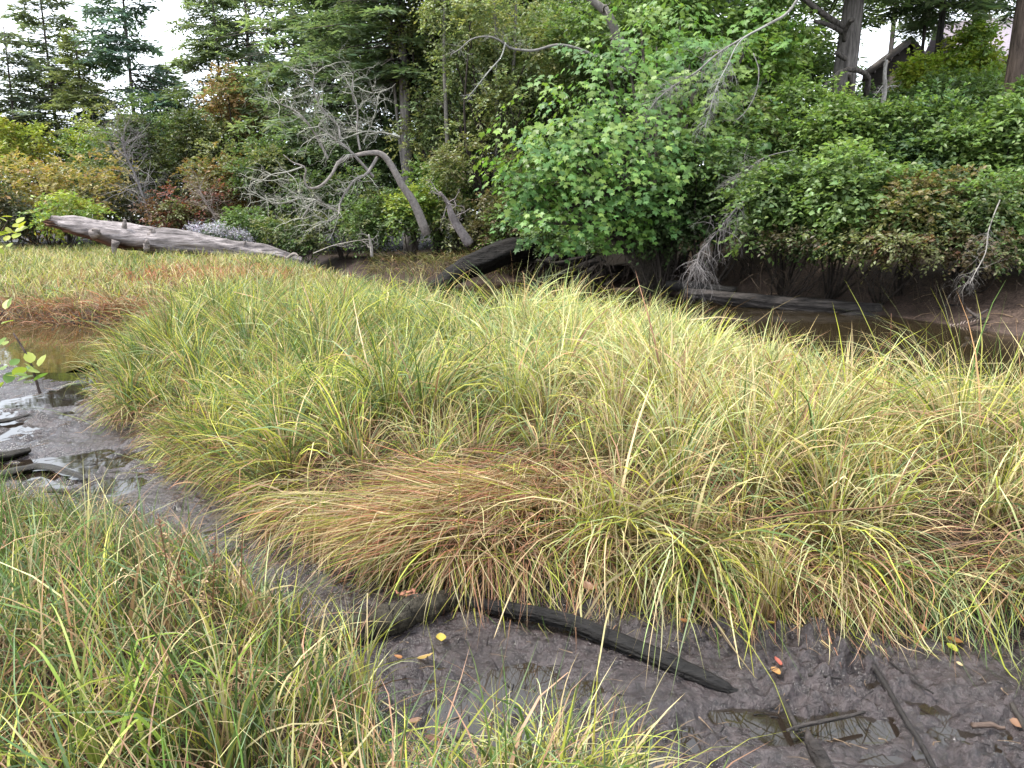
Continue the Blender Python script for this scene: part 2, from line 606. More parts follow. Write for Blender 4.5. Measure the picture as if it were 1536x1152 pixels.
sheet('creek_water', [(-6.5, 23.5), (-3.0, 16), (-1.2, 10.4), (1.5, 8.2), (3.2, 4.6), (14, 2.5), (40, 2.5), (20, 14), (9, 18), (2.5, 24), (-3, 25)], 0.0, M_CREEK)
sheet('pool_water', [(-5.4, 8.6), (-5.3, 13.6), (-20, 15), (-20, 8.6)], 0.0, M_POOL)
sheet('puddle_water', [(-4.3, 8.9), (-18, 8.9), (-18, 4.4), (-3.0, 3.6), (-1.5, 2.6), (-0.3, 1.2), (6, 0.2), (6, 3.4), (0.0, 4.0), (-2.0, 5.2)], 0.002, M_PUDDLE)

# ------------------------------------------------------------------ grass
YG, GR, BG = np.array([.325, .345, .062]), np.array([.078, .13, .03]), np.array([.15, .215, .105])
ST, TN, BR, PG = np.array([.47, .395, .215]), np.array([.29, .178, .108]), np.array([.085, .048, .028]), np.array([.36, .40, .20])


def blades(mb, root, az, lean, bend, length, width, K, cb, cm, ct, rng, pw=1.5, curl=None, floor=True, crease=0.16):
    N = len(root)
    t = (np.arange(K) + 0.5) / K
    th = lean[:, None] + bend[:, None] * t[None, :] ** pw
    kk = rng.random(N) < crease                                  # some blades are creased or broken over
    th = th + (kk * rng.uniform(.5, 1.5, N))[:, None] * (t[None, :] > rng.uniform(.35, .85, N)[:, None])
    th = np.minimum(th, math.radians(172))
    a = az[:, None] + (curl[:, None] * t[None, :] if curl is not None else 0)
    st = np.stack([np.sin(th) * np.cos(a), np.sin(th) * np.sin(a), np.cos(th)], -1) * (length / K)[:, None, None]
    pts = np.concatenate([root[:, None, :], root[:, None, :] + np.cumsum(st, 1)], 1)      # N, K+1, 3
    if floor:
        for k in range(1, K + 1):
            h = height(pts[:, k, 0], pts[:, k, 1], False)[0] + 0.008 + 0.02 * rng.random(N)
            pts[:, k, 2] = np.maximum(pts[:, k, 2], h)
    tw = rng.uniform(-0.9, 0.9, N)
    perp = np.stack([-np.sin(az), np.cos(az), np.zeros(N)], -1)
    T = nrm(np.gradient(pts, axis=1))
    Nn = np.cross(T, perp[:, None, :])
    tw_t = tw[:, None] * (1 + 0.8 * np.linspace(0, 1, K + 1)[None, :])
    S = perp[:, None, :] * np.cos(tw_t)[..., None] + Nn * np.sin(tw_t)[..., None]
    tt = np.linspace(0, 1, K + 1)
    prof = np.minimum(0.62 + 1.2 * tt, 1.0) * (1 - tt ** 2.2) + 0.0
    wv = (width[:, None] * prof[None, :])[..., None] * 0.5
    Lv, Rv = pts - S * wv, pts + S * wv
    V = np.concatenate([np.stack([Lv[:, :K], Rv[:, :K]], 2).reshape(N, -1, 3), pts[:, K:K + 1]], 1)   # 2K+1 each
    nv = 2 * K + 1
    q = np.array([[2 * k, 2 * k + 1, 2 * k + 3, 2 * k + 2] for k in range(K - 1)])
    tr = np.array([[2 * K - 2, 2 * K - 1, 2 * K]])
    off = (np.arange(N) * nv)[:, None, None]
    tk = np.repeat(tt[:K], 2).tolist() + [1.0]
    tk = np.array(tk)[None, :, None]
    w1 = np.clip((tk - .08) / 0.40, 0, 1)
    w2 = np.clip((tk - 0.48) / 0.52, 0, 1)
    c = (cb[:, None, :] * (1 - w1) + cm[:, None, :] * w1) * (1 - w2) + ct[:, None, :] * w2
    mb.add(V.reshape(-1, 3), (q[None] + off).reshape(-1, 4), (tr[None] + off).reshape(-1, 3), np.clip(c, 0.005, 0.9).reshape(-1, 3))


def pick(rng, n, table):
    """random mix of colours with weights"""
    cols = np.array([c for c, _ in table])
    w = np.array([v for _, v in table], float)
    k = rng.choice(len(table), n, p=w / w.sum())
    return cols[k] * np.exp(rng.normal(0, .27, (n, 1))) * (1 + rng.normal(0, .05, (n, 3)))


def scatter(rng, x0, x1, y0, y1, dens):
    n = int((x1 - x0) * (y1 - y0) * dens)
    return rng.uniform(x0, x1, n), rng.uniform(y0, y1, n)


def visible(x, y, margin=0.25):
    return np.abs(x) < (0.70 * y + 0.4 + margin)


rng = np.random.default_rng(7)
eps = 0.05


def outward(x, y, poly):
    gx = sdf(x + eps, y, poly) - sdf(x - eps, y, poly)
    gy = sdf(x, y + eps, poly) - sdf(x, y - eps, poly)
    return np.arctan2(-gy, -gx)


def hearts(rng, x0, x1, y0, y1, dmin, tries, poly, inset, grow=0.0):
    """tussock hearts kept apart from one another"""
    px_, py_ = rng.uniform(x0, x1, tries), rng.uniform(y0, y1, tries)
    ok = (sdf(px_, py_, poly) > inset) & visible(px_, py_, .35)
    out = []
    grid = {}
    for a, b in zip(px_[ok], py_[ok]):
        dm = dmin * (1 + grow * max(b - 4, 0)) * (0.75 + 0.5 * rng.random())
        ci, cj = int(a / .5), int(b / .5)
        if all((a - u) ** 2 + (b - v) ** 2 > dm * dm for i in range(-1, 2) for j in range(-1, 2) for (u, v) in grid.get((ci + i, cj + j), ())):
            grid.setdefault((ci, cj), []).append((a, b))
            out.append((a, b))
    return np.array(out)


# tall living sedge of the bank in the middle of the channel
sedge = MB()
hs = np.concatenate([hearts(rng, -7, 6, 2.9, 12, .36, 40000, MARSH, .05, .02), hearts(rng, -7, 6, 2.9, 12, .30, 40000, MARSH, .05, .02)])
small = np.arange(len(hs)) > len(hs) * .42
mat_c = G(640, 775, .25)[:2]                                                # the trodden, flattened swathe
hol_c = G(800, 690, .3)[:2]
mat_d = np.hypot((hs[:, 0] - mat_c[0]) / .95, (hs[:, 1] - mat_c[1]) / 0.42)
hol_d = np.hypot((hs[:, 0] - hol_c[0]) / 0.40, (hs[:, 1] - hol_c[1]) / 0.32)
kp_ = ((rng.random(len(hs)) < (.12 + .88 * sstep(.9, 1.2, mat_d))) & (rng.random(len(hs)) < .25 + .75 * sstep(.7, 1.1, hol_d)) & (rng.random(len(hs)) < np.where(small, np.clip(3.4 * fbm(hs[:, 0] * 1.6, hs[:, 1] * 1.6, 107, 2) - 1.1, .06, .85), .97)))
hs, small = hs[kp_], small[kp_]
hd = sdf(hs[:, 0], hs[:, 1], MARSH)
M_ = len(hs)
hout = outward(hs[:, 0], hs[:, 1], MARSH)
hsize = np.clip(rng.lognormal(0, .38, M_), .45, 1.9)
hh = np.where(small, .78, 1.06) * np.clip(.40 + 1.15 * fbm(hs[:, 0] * 1.3, hs[:, 1] * 1.3, 101, 3) + rng.normal(0, .14, M_), .5, 1.5)
side_left = sstep(-1.2, -2.6, hs[:, 0])
hh *= np.clip(.55 + hd * .7, .5, 1) ** (side_left)
hh *= 1 - .48 * np.exp(-((hs[:, 0] - .02) / .55) ** 2) * sstep(4.7, 3.9, hs[:, 1])          # low in front of the trodden swathe
hlean = fbm(hs[:, 0] * .7, hs[:, 1] * .7, 105, 2) * 12.6 + rng.normal(0, .8, M_)
front = np.clip(1 - hd / 0.85, 0, 1) * sstep(6.5, 5.0, hs[:, 1]) * (1 - .6 * sstep(-.9, -1.6, hs[:, 0]))
cnt = (np.where(small, 46, 150) * hsize * np.clip(1.15 - .05 * (hs[:, 1] - 3), .55, 1.1)).astype(int)
ti = np.repeat(np.arange(M_), cnt)
N = len(ti)
ra, rr_ = rng.uniform(0, 6.28, N), np.where(small, .045, .078)[ti] * hsize[ti] ** .6 * np.abs(rng.normal(0, 1, N)) * (1 + .06 * (hs[ti, 1] - 3))
bx, by = hs[ti, 0] + rr_ * np.cos(ra), hs[ti, 1] + rr_ * np.sin(ra)
bz = height(bx, by, False)[0] - .01
az = ra + rng.normal(0, .55, N)
az = np.where(rng.random(N) < .40, hlean[ti] + rng.normal(0, .7, N), az)
use = rng.random(N) < front[ti] * .9
az = np.where(use, hout[ti] + rng.normal(0, .55, N), az)
hh *= 1 - .27 * sstep(.8, 2.4, hs[:, 0]) * sstep(4.0, 5.2, hs[:, 1])
L = rng.uniform(.34, .84, N) * hh[ti] * np.clip(hsize[ti], .8, 1.15)
fr = front[ti] * use
lean = np.abs(rng.normal(.10, .12, N)) + rr_ * 1.6 + .55 * fr
back = sstep(5.2, 8.0, hs[:, 1])
bend = np.abs(rng.normal(1.05, .55, N)) * (.6 + .7 * L) * (1 - .25 * back[ti]) + .55 * fr
wd = np.clip(rng.lognormal(math.log(.0066), .42, N), .0025, .0145) * (1 + .07 * np.maximum(by - 3.5, 0))
left = sstep(-0.1, -1.6, hs[:, 0] - .2 * (hs[:, 1] - 4))
right = sstep(.2, 1.6, hs[:, 0])
cg = pick(rng, N, [(GR, 3), (YG, 2.6), (BG, 2.0), (ST, 1.0), (TN, .6)])
cs = pick(rng, N, [(ST, 3.4), (YG, 2.2), (PG, 2.0), (TN, 1.4), (GR, 1.0)])
cp = pick(rng, N, [(PG * 1.12, 4.2), (YG, 1.6), (BG * 1.1, 2.2), (ST * 1.05, 2.0), (TN, .3)])
ht = rng.random(M_)
wl = np.clip(left * .85 + .5 * (ht < .35) - .3 * right, 0, .95)[ti]
wb = np.clip(back * .9 + .3 * (ht > .8), 0, .95)[ti]
mid = np.where((rng.random(N) < wl)[:, None], cg, np.where((rng.random(N) < wb)[:, None], cp, cs))
mid = mid * (1 + rng.normal(0, .12, M_))[ti][:, None]
tip = mid * np.where(rng.random((N, 1)) < .3, rng.uniform(1.25, 1.7, (N, 1)), rng.uniform(1.0, 1.25, (N, 1))) * np.array([1.06, 1.0, .88])
base = pick(rng, N, [(BR, 2.8), (TN * .75, 3.0), (GR * .6, .8)])
blades(sedge, np.stack([bx, by, bz], 1), az, lean, bend, L, wd, 6, base, mid, tip, rng, 1.5, rng.normal(0, .5, N))
print('sedge', N, M_)
tag(sedge.build('sedge_grass', M_GRASS), 'tall arching green and straw sedge covering the bank between the mud and the creek', 'grass', kind='stuff')

# dead matted thatch under it
dead = MB()
tx, ty = scatter(rng, -7, 5, 2.9, 10, 800)
d = sdf(tx, ty, MARSH)
k = (d > 0.0) & visible(tx, ty) & (rng.random(len(tx)) < np.clip(1.5 - 0.16 * ty, .25, 1)) 
tx, ty, d = tx[k], ty[k], d[k]
N = len(tx)
flow = fbm(tx * 0.8, ty * 0.8, 121, 2) * 6.3 * 2
az = flow + rng.normal(0, .7, N)
L = rng.uniform(.25, .6, N)
r0 = np.stack([tx, ty, height(tx, ty, False)[0] + rng.uniform(0, .06, N)], 1)
cm = pick(rng, N, [(TN, 3), (ST, 1.8), (BR, 1.6), (TN * np.array([1.15, .9, .9]), 1.6), (YG, .3)])
cm = cm * .85
blades(dead, r0, az, rng.uniform(.5, 1.15, N), rng.uniform(.3, 1.2, N), L, rng.uniform(.003, .006, N), 4, cm * .6, cm, cm * 1.1, rng, 1.2, rng.normal(0, .8, N))
print('dead', N)
# the combed swathe laid flat towards the left
n = 5200
u, v = rng.random(n), rng.random(n)
sx = np.interp(u, [0, 1], [G(860, 700, .4)[0], G(450, 810, .3)[0]]) + rng.normal(0, .18, n)
sy = np.interp(u, [0, 1], [G(860, 700, .4)[1], G(450, 810, .3)[1]]) + rng.normal(0, .20, n)
a0 = math.atan2(G(420, 850, .2)[1] - G(860, 680, .4)[1], G(420, 850, .2)[0] - G(860, 680, .4)[0])
k = sdf(sx, sy, MARSH) > -0.02
sx, sy, n = sx[k], sy[k], int(k.sum())
az = a0 - 0.35 + (fbm(sx * 2.2, sy * 2.2, 131, 2) - .5) * 2.4 + rng.normal(0, .34, n) + 0.55 * (u[k] < .3)
cm = pick(rng, n, [(ST, 2.6), (TN, 2.2), (TN * np.array([1.2, .85, .85]), 1.5), (YG, 1.3), (GR, .5)])
blades(dead, np.stack([sx, sy, height(sx, sy, False)[0] + rng.uniform(.02, .13, n)], 1), az, rng.uniform(1.0, 1.4, n), rng.uniform(.15, .75, n), rng.uniform(.4, .75, n),
       rng.uniform(.0035, .0068, n), 7, cm * .8, cm, cm * 1.08, rng, 1.2, rng.normal(0, .25, n))
tag(dead.build('dead_grass', M_GRASS), 'tan and pinkish dead grass matted flat among the living sedge', 'dead grass', kind='stuff')

# long blades hanging over the cut edge above the mud
hang = MB()
mp = np.array(MARSH[1:21])
seg = np.linalg.norm(np.diff(mp, axis=0), axis=1)
n = 13500
cum = np.concatenate([[0], np.cumsum(seg)])
wgt = np.clip(1.9 - 0.12 * (mp[:-1, 1] + mp[1:, 1]) / 2, .5, 2) * seg
wgt[-1] *= 0.25
si = rng.choice(len(seg), n, p=wgt / wgt.sum())
f_ = rng.random(n)
p = mp[si] * (1 - f_)[:, None] + mp[si + 1] * f_[:, None]
tdir = nrm(mp[si + 1] - mp[si])
outn = np.stack([tdir[:, 1], -tdir[:, 0]], 1)
chk = sdf(p[:, 0] + outn[:, 0] * .2, p[:, 1] + outn[:, 1] * .2, MARSH) > 0
outn[chk] *= -1
ins = np.abs(rng.normal(0.10, .16, n))
p = p - outn * ins[:, None]
gap = vnoise(cum[si] * 1.6 + f_ * seg[si] * 1.6, np.zeros(n), 141)
k = rng.random(n) < np.clip(gap * 1.9 - .15, .12, 1)
p, outn, si, f_, n = p[k], outn[k], si[k], f_[k], int(k.sum())
az = np.arctan2(outn[:, 1], outn[:, 0]) + rng.normal(0, .5, n) * (1 + .8 * sstep(-.9, -1.6, p[:, 0])) + (vnoise((cum[si] + f_ * seg[si]) * 2.0, np.ones(n), 142) - .5) * 1.3
L = rng.uniform(.34, .74, n) * (1 - .25 * sstep(-.9, -1.6, p[:, 0]))
cm = pick(rng, n, [(ST, 2.6), (TN, 2.3), (YG, 1.9), (GR, 1.0), (TN * np.array([1.1, .85, .8]), 1.2)])
green = (p[:, 0] > 1.75) & (rng.random(n) < .75)
cm[green] = pick(rng, int(green.sum()), [(YG, 2), (GR, 2.4), (PG, 2), (BG, 1)])
lgreen = (p[:, 0] < -1.3) & (rng.random(n) < .5)
cm[lgreen] = pick(rng, int(lgreen.sum()), [(GR, 2), (TN, 2), (YG, 1.4), (BR, 1)])
blades(hang, np.stack([p[:, 0], p[:, 1], height(p[:, 0], p[:, 1], False)[0] + .01], 1), az, rng.uniform(.55, 1.25, n), rng.uniform(1.2, 2.1, n), L, np.clip(rng.lognormal(math.log(.0052), .35, n), .003, .010), 8,
       pick(rng, n, [(BR, 2), (TN, 2)]), cm, cm * 1.06, rng, .62, rng.normal(0, .45, n))
print('hang', n)
tag(hang.build('overhanging_grass', M_GRASS), 'long straw-coloured blades hanging over the cut bank above the mud', 'grass', kind='stuff')

# meadow running back to the grey log and the far bank of the pool
mead = MB()
tx, ty = scatter(rng, -26, 0, 11.5, 33, 44)
d = sdf(tx, ty, MARSH)
k = (d > 0.02) & visible(tx, ty, .6) & (rng.random(len(tx)) < np.clip(1.5 - .036 * ty, .35, 1) * np.clip(.25 + 1.6 * fbm(tx * 1.1, ty * 1.1, 155, 2), .2, 1))
tx, ty, d = tx[k], ty[k], d[k]
nb = 6
ti = np.repeat(np.arange(len(tx)), nb)
N = len(ti)
bx, by = tx[ti] + rng.normal(0, .07, N), ty[ti] + rng.normal(0, .07, N)
az = rng.uniform(0, 6.28, len(tx))[ti] + rng.normal(0, 1.1, N)
rus = fbm(tx * .55, ty * .55, 151, 3)
tone = fbm(tx * .8, ty * .8, 161, 3)
cA = pick(rng, N, [(ST, 2.6), (PG, 2.2), (YG, 2.4), (TN, .9), (GR, .8)])
cB = pick(rng, N, [(GR, 2.6), (BG, 2.2), (YG, 1.6), (ST, .8)])
cR = pick(rng, N, [(TN * np.array([1.35, .85, .75]), 3), (TN, 2), (ST, 1)])
red = (np.exp(-((tx + 7.0) / 2.0) ** 2 - ((ty - 17.5) / 1.6) ** 2))[ti]
mid = np.where((rng.random(N) < np.clip(tone * 2.4 - .85, 0, 1)[ti])[:, None], cB, cA)
mid = np.where((rng.random(N) < red * 0.8)[:, None], cR, mid)
L = rng.uniform(.22, .52, N) * (0.7 + .6 * rus[ti])
e_ = np.clip(1 - d / .5, 0, 1)[ti] * (ty[ti] < 16)
oz = outward(tx, ty, MARSH)[ti]
ed = rng.random(N) < e_
az = np.where(ed, oz + rng.normal(0, .5, N), az)
mid = np.where((ed & (rng.random(N) < .75))[:, None], pick(rng, N, [(TN * .9, 2), (BR * 1.3, 1.2), (TN * np.array([1.1, .8, .7]), 2)]), mid)
L = L * (1 + .5 * ed)
blades(mead, np.stack([bx, by, height(bx, by, False)[0]], 1), az, np.abs(rng.normal(.2, .2, N)) + .4 * ed, np.abs(rng.normal(1.0, .5, N)) + .7 * ed, L,
       rng.uniform(.009, .019, N) * (0.6 + .03 * by), 4, pick(rng, N, [(TN, 2), (BR, 1)]), mid, mid * 1.1, rng, 1.3)
eg = np.array([(-16, 14.8), (-14, 14.6), (-11, 13.9), (-9.2, 13.7), (-7.7, 13.3), (-6.8, 13.5), (-6.0, 13.2), (-5.5, 12.4), (-5.1, 11.2)])
n = 2600
si = rng.integers(0, len(eg) - 1, n)
f_ = rng.random(n)[:, None]
p = eg[si] * (1 - f_) + eg[si + 1] * f_ + rng.normal(0, .10, (n, 2))
cm = pick(rng, n, [(TN, 3), (BR * 1.6, 2), (TN * np.array([1.15, .85, .75]), 2), (ST * .8, 1.5), (GR, .6)])
blades(mead, np.stack([p[:, 0], p[:, 1], height(p[:, 0], p[:, 1], False)[0]], 1), outward(p[:, 0], p[:, 1], MARSH) + rng.normal(0, .8, n), rng.uniform(.1, .8, n), rng.uniform(1.0, 2.0, n), rng.uniform(.35, .8, n),
       rng.uniform(.010, .020, n), 5, cm * .7, cm, cm * 1.1, rng, 1.2, rng.normal(0, .5, n))
print('mead', N)
tag(mead.build('meadow_grass', M_GRASS), 'rough pale meadow grass between the pool and the grey fallen log', 'grass', kind='stuff')

# grass of the near bank at lower left
nearg = MB()
hs = hearts(rng, -4.2, .5, 1.25, 5.0, .125, 40000, NEAR, .03)
M_ = len(hs)
hd = sdf(hs[:, 0], hs[:, 1], NEAR)
hsz = np.clip(rng.lognormal(0, .4, M_), .4, 1.9)
fineh = sstep(2.7, 3.7, hs[:, 1])
cnt = (22 * hsz * (1 + .5 * fineh)).astype(int)
ti = np.repeat(np.arange(M_), cnt)
N = len(ti)
ra, rr_ = rng.uniform(0, 6.28, N), .04 * np.abs(rng.normal(0, 1, N))
bx, by = hs[ti, 0] + rr_ * np.cos(ra), hs[ti, 1] + rr_ * np.sin(ra)
az = np.where(rng.random(N) < .5, ra + rng.normal(0, .7, N), (fbm(hs[:, 0], hs[:, 1], 181, 2) * 12.6 + rng.normal(0, .8, M_))[ti] + rng.normal(0, .6, N))
fine = fineh[ti]
cA = pick(rng, N, [(GR, 3.6), (YG, 2.0), (ST, 1.8), (BG, 1.8), (TN, 1.6)])
cB = pick(rng, N, [(BG * .85, 3), (GR, 3), (TN, 1.0), (ST, .8)])
mid = np.where((rng.random(N) < fine)[:, None], cB, cA) * (1 + rng.normal(0, .14, M_))[ti][:, None]
L = rng.uniform(.22, .60, N) * (1 - .30 * fine) * np.clip(.55 + hd[ti], .5, 1) * np.clip(hsz[ti], .75, 1.2)
blades(nearg, np.stack([bx, by, height(bx, by, False)[0] - .01], 1), az, np.abs(rng.normal(.14, .16, N)), np.abs(rng.normal(1.0, .65, N)), L,
       np.clip(rng.lognormal(math.log(.0060), .42, N), .0028, .0145) * (1 - .3 * fine), 6, pick(rng, N, [(BR, 2.4), (GR * .6, 2), (TN, 1)]), mid, mid * 1.15, rng, 1.5, rng.normal(0, .6, N))
n = 5000
tx, ty = rng.uniform(-4, .4, n), rng.uniform(1.3, 4.8, n)
k = sdf(tx, ty, NEAR) > 0
tx, ty, n = tx[k], ty[k], int(k.sum())
cm = pick(rng, n, [(TN, 3), (BR, 1.5), (ST, 1.5)])
blades(nearg, np.stack([tx, ty, height(tx, ty, False)[0] + rng.uniform(0, .08, n)], 1), rng.uniform(0, 6.28, n), rng.uniform(.4, 1.3, n), rng.uniform(.2, 1.2, n), rng.uniform(.2, .5, n),
       rng.uniform(.0028, .0055, n), 5, cm * .7, cm, cm, rng, 1.2, rng.normal(0, .8, n))
print('near', N)
tag(nearg.build('bank_grass', M_GRASS), 'mixed green grass and dead stalks on the near bank at lower left', 'grass', kind='stuff')


# single tufts that stand out
def tuft(px, py, z, n, L, w, pal, label, rad=.07, lean=.1, bend=1.0, az=None, K=9, base=None, name='sedge_tuft', spread=1.0):
    c = G(px, py, z)
    c[2] = hz(c[0], c[1])
    mb = MB()
    a = rng.uniform(0, 6.28, n) if az is None else az + rng.normal(0, spread, n)
    rr = rad * np.sqrt(rng.random(n))
    ra = rng.uniform(0, 6.28, n)
    x, y = c[0] + rr * np.cos(ra), c[1] + rr * np.sin(ra)
    m = pick(rng, n, pal)
    b = pick(rng, n, base or [(BR, 1), (TN, 2), (YG * .7, 1)])
    blades(mb, np.stack([x, y, height(x, y, False)[0] - .01], 1), a, np.abs(rng.normal(lean, .1, n)), np.abs(rng.normal(bend, .45, n)), rng.uniform(L * .65, L * 1.1, n),
           rng.uniform(w * .7, w * 1.2, n), K, b, m, m * 1.1, rng, 1.7, rng.normal(0, .4, n))
    o = mb.build(name, M_GRASS, origin=c)
    return tag(o, label, 'grass tuft', 'tufts of sedge standing out of the grass')


PALE = [(PG, 3), (YG, 2), (BG, 2), (ST, 1)]
YELL = [(YG, 3), (ST, 1.4), (GR, 1)]
tuft(770, 655, .3, 130, .72, .0065, [(YG, 3), (PG, 2), (BG, 1.2)], 'tallest yellow-green sedge tuft, standing above the brown hollow in the middle of the bank', .09, .08, .8)
tuft(1130, 600, .3, 150, .66, .0075, PALE, 'dense pale green tuft leaning out over the creek before the sunken log', .12, .12, 1.0, math.radians(10))
tuft(1000, 540, .3, 130, .62, .009, PALE, 'pale green tuft at the creek edge behind the tallest yellow-green tuft', .16, .1, .9)
tuft(880, 530, .3, 110, .62, .009, PALE, 'pale tuft at the back of the bank below the dark hollow of the far shore', .16, .1, .9)
tuft(1310, 640, .3, 120, .62, .0065, [(PG, 2), (ST, 2), (YG, 2)], 'straw and yellow tuft arching over the creek water at the right', .1, .14, 1.1)
tuft(1470, 660, .3, 140, .64, .0065, [(PG, 2), (GR, 2), (YG, 2)], 'green tuft at the right edge of the photo in front of the creek water', .12, .14, 1.1)
tuft(640, 560, .3, 100, .6, .008, [(BG, 3), (PG, 2)], 'bluish green tuft at the back of the bank under the leaning black trunk', .14, .1, .9)
tuft(880, 800, .3, 90, .5, .0055, YELL, 'upright yellow tuft in front of the trodden swathe', .07, .08, .7)
tuft(480, 760, .3, 80, .5, .0055, YELL, 'yellow-tipped tuft left of the trodden swathe', .06, .1, .8)
tuft(1160, 850, .3, 90, .5, .0055, [(YG, 2), (ST, 2), (TN, 1)], 'amber stemmed tuft above the tip of the black branch', .06, .08, .7)
tuft(810, 1180, .15, 120, .42, .006, [(YG, 3), (PG, 2), (ST, 1.5)], 'yellow-green tuft with drooping blades at the bottom of the photo beside the puddle', .13, .3, 1.7)
tuft(900, 1190, .15, 60, .36, .006, [(YG, 3), (ST, 1.5), (GR, 1)], 'small tuft of curved blades right of the drooping bottom tuft', .08, .3, 1.6, math.radians(20))
tuft(545, 1060, .1, 60, .55, .006, [(YG, 2), (PG, 2), (ST, 2)], 'upright pale tuft on the near bank beside the mossy log', .05, .06, .9)
# broad bright blades at lower left, each its own part
c = G(235, 1180, .2)
c[2] = hz(c[0], c[1])
root = empty('broad_leaved_grass', c, 'broad bright green blades standing tallest in the lower left corner', 'grass tuft')
for k in range(34):
    mb = MB()
    q = c + np.array([rng.normal(0, .11), rng.normal(0, .09), 0])
    m = pick(rng, 1, [(np.array([.22, .31, .055]), 3), (np.array([.30, .35, .085]), 2), (GR, 1)])
    blades(mb, np.array([q]), np.array([rng.uniform(0, 6.28)]), np.abs(rng.normal(.12, .08, 1)), np.abs(rng.normal(1.0, .6, 1)), rng.uniform(.4, .74, 1), rng.uniform(.008, .0145, 1), 12,
           m * .7, m, m * 1.15, rng, 2.2, rng.normal(0, .4, 1), floor=False)
    part(mb, 'blade', M_GRASS, root)


# ------------------------------------------------------------------ leaves, shrubs and trees
def sprays(mb, O, D, L, m, ll, lw, droop, col, rng, lift=.25, fold=.25, updown=1.0):
    """leafy shoots: m leaves set alternately along each shoot"""
    N = len(O)
    up = np.array([0, 0, 1.0])
    D = nrm(D)
    S = nrm(np.cross(D, up) + 1e-6)
    t = (np.arange(m) + .6) / m
    sgn = np.where(np.arange(m) % 2 == 0, 1.0, -1.0)
    pos = O[:, None, :] + D[:, None, :] * (L[:, None] * t[None])[..., None] + np.array([0, 0, -1.0]) * (droop * L[:, None] * t[None] ** 2)[..., None]
    ld = nrm(D[:, None, :] * .6 + S[:, None, :] * sgn[None, :, None] * .8 - up * lift + rng.normal(0, .35, (N, m, 3)))
    nn = nrm(up * updown + D[:, None, :] * np.array([.45, .45, 0]) + rng.normal(0, .45, (N, m, 3)))
    wv = nrm(np.cross(ld, nn))
    nn = np.cross(wv, ld)
    sz = rng.uniform(.6, 1.25, (N, m, 1))
    a = pos
    tip = pos + ld * ll * sz
    midp = pos + ld * ll * .45 * sz
    l = midp + wv * lw * .5 * sz + nn * lw * fold * sz
    r = midp - wv * lw * .5 * sz + nn * lw * fold * sz
    V = np.stack([a, l, tip, r], 2).reshape(-1, 3)
    n = N * m
    b = np.arange(n) * 4
    tri = np.concatenate([np.stack([b, b + 1, b + 2], 1), np.stack([b, b + 2, b + 3], 1)])
    c = (col[:, None, :] * (1 + rng.normal(0, .16, (N, m, 1))) * (1 + rng.normal(0, .05, (N, m, 3)))).reshape(n, 3)
    mb.add(V, None, tri, np.clip(np.repeat(c, 4, axis=0), .004, .9))


def crown_points(rng, cen, rad, nclump, nspray, cl=.38, flat=.8):
    """shoots on an uneven set of clumps inside an ellipsoid"""
    u = nrm(rng.normal(0, 1, (nclump, 3)))
    cc = cen + u * rad * (rng.random((nclump, 1)) ** .45) * .92
    cr = (rng.uniform(.6, 1.25, nclump) * cl)[:, None] * rad
    k = rng.integers(0, nclump, nspray)
    dd = nrm(rng.normal(0, 1, (nspray, 3)) + np.array([0, 0, .35]))
    O = cc[k] + dd * cr[k] * rng.uniform(.35, 1.0, (nspray, 1)) * np.where(rng.random((nspray, 1)) < .1, 1.35, 1)
    return cc, k, O, dd


BARKC = np.array([.045, .036, .03])


def bush(name, label, cat, px, top, bot, width, Y, cols, n=900, leaf=.075, lw=.6, seed=None, group=None, nclump=14, m=7, stem=BARKC, droop=.35, trunk_r=None, L=None, cl=.36, mat=None):
    global _bs
    _bs = _bs + 1
    r = np.random.default_rng(500 + _bs)
    leaf *= 1.65
    n = int(n * .95)
    cx = P(px, (top + bot) / 2, Y)
    zt, zb = P(px, top, Y)[2], P(px, bot, Y)[2]
    s = np.linalg.norm(cx - np.array([0, 0, CAMH])) / F
    rx = width / 2 * s
    cen = np.array([cx[0], Y, (zt + zb) / 2])
    rad = np.array([rx, max(rx * .75, .4), (zt - zb) / 2])
    g = hz(cen[0], cen[1])
    base = np.array([cen[0] + r.normal(0, .1), cen[1], g])
    if Y < 17 and px > 1100:                              # these root back on the slope and lean out over the mud
        base[1] += rad[1] * .9
        base[2] = g = hz(base[0], base[1])
    o = empty(name, base, label, cat, group)
    cc, k, O, D = crown_points(r, cen, rad, nclump, n, cl)
    cols = [np.array(c, float) for c in cols]
    ccol = np.array([cols[i] for i in r.choice(len(cols), nclump, p=np.array([len(cols) - i for i in range(len(cols))], float) / sum(range(1, len(cols) + 1)))])
    col = ccol[k] * (1 + r.normal(0, .12, (n, 1)))
    sw = r.random(n) < .12
    col[sw] = cols[-1]
    mb = MB()
    Ls = r.uniform(.6, 1.3, n) * (L or max(.28, leaf * 3.2))
    O[:, 2] = np.maximum(O[:, 2], height(O[:, 0], O[:, 1], False)[0] + .05)
    sprays(mb, O, D + r.normal(0, .3, (n, 3)), Ls, m, leaf, leaf * lw, droop, col, r)
    part(mb, 'crown', mat or M_LEAF, o)
    sb = MB()
    tr = min(trunk_r or 1, max(.02, .010 * (zt - g)))
    for q in cc[::2]:
        b0 = base + r.normal(0, .06, 3) * np.array([1, 1, 0])
        b0[2] = g - .1
        midp = b0 * .5 + q * .5 + r.normal(0, .12, 3) * rx
        tube(sb, smooth_line([b0, midp, q], 7), [tr, tr * .25], 5, stem, .05, r, cap=False)
    part(sb, 'stem', M_BARK, o)
    return o


_bs = 0
_cs = 0


CROWN_H, CROWN_R = 14.0, 3.2


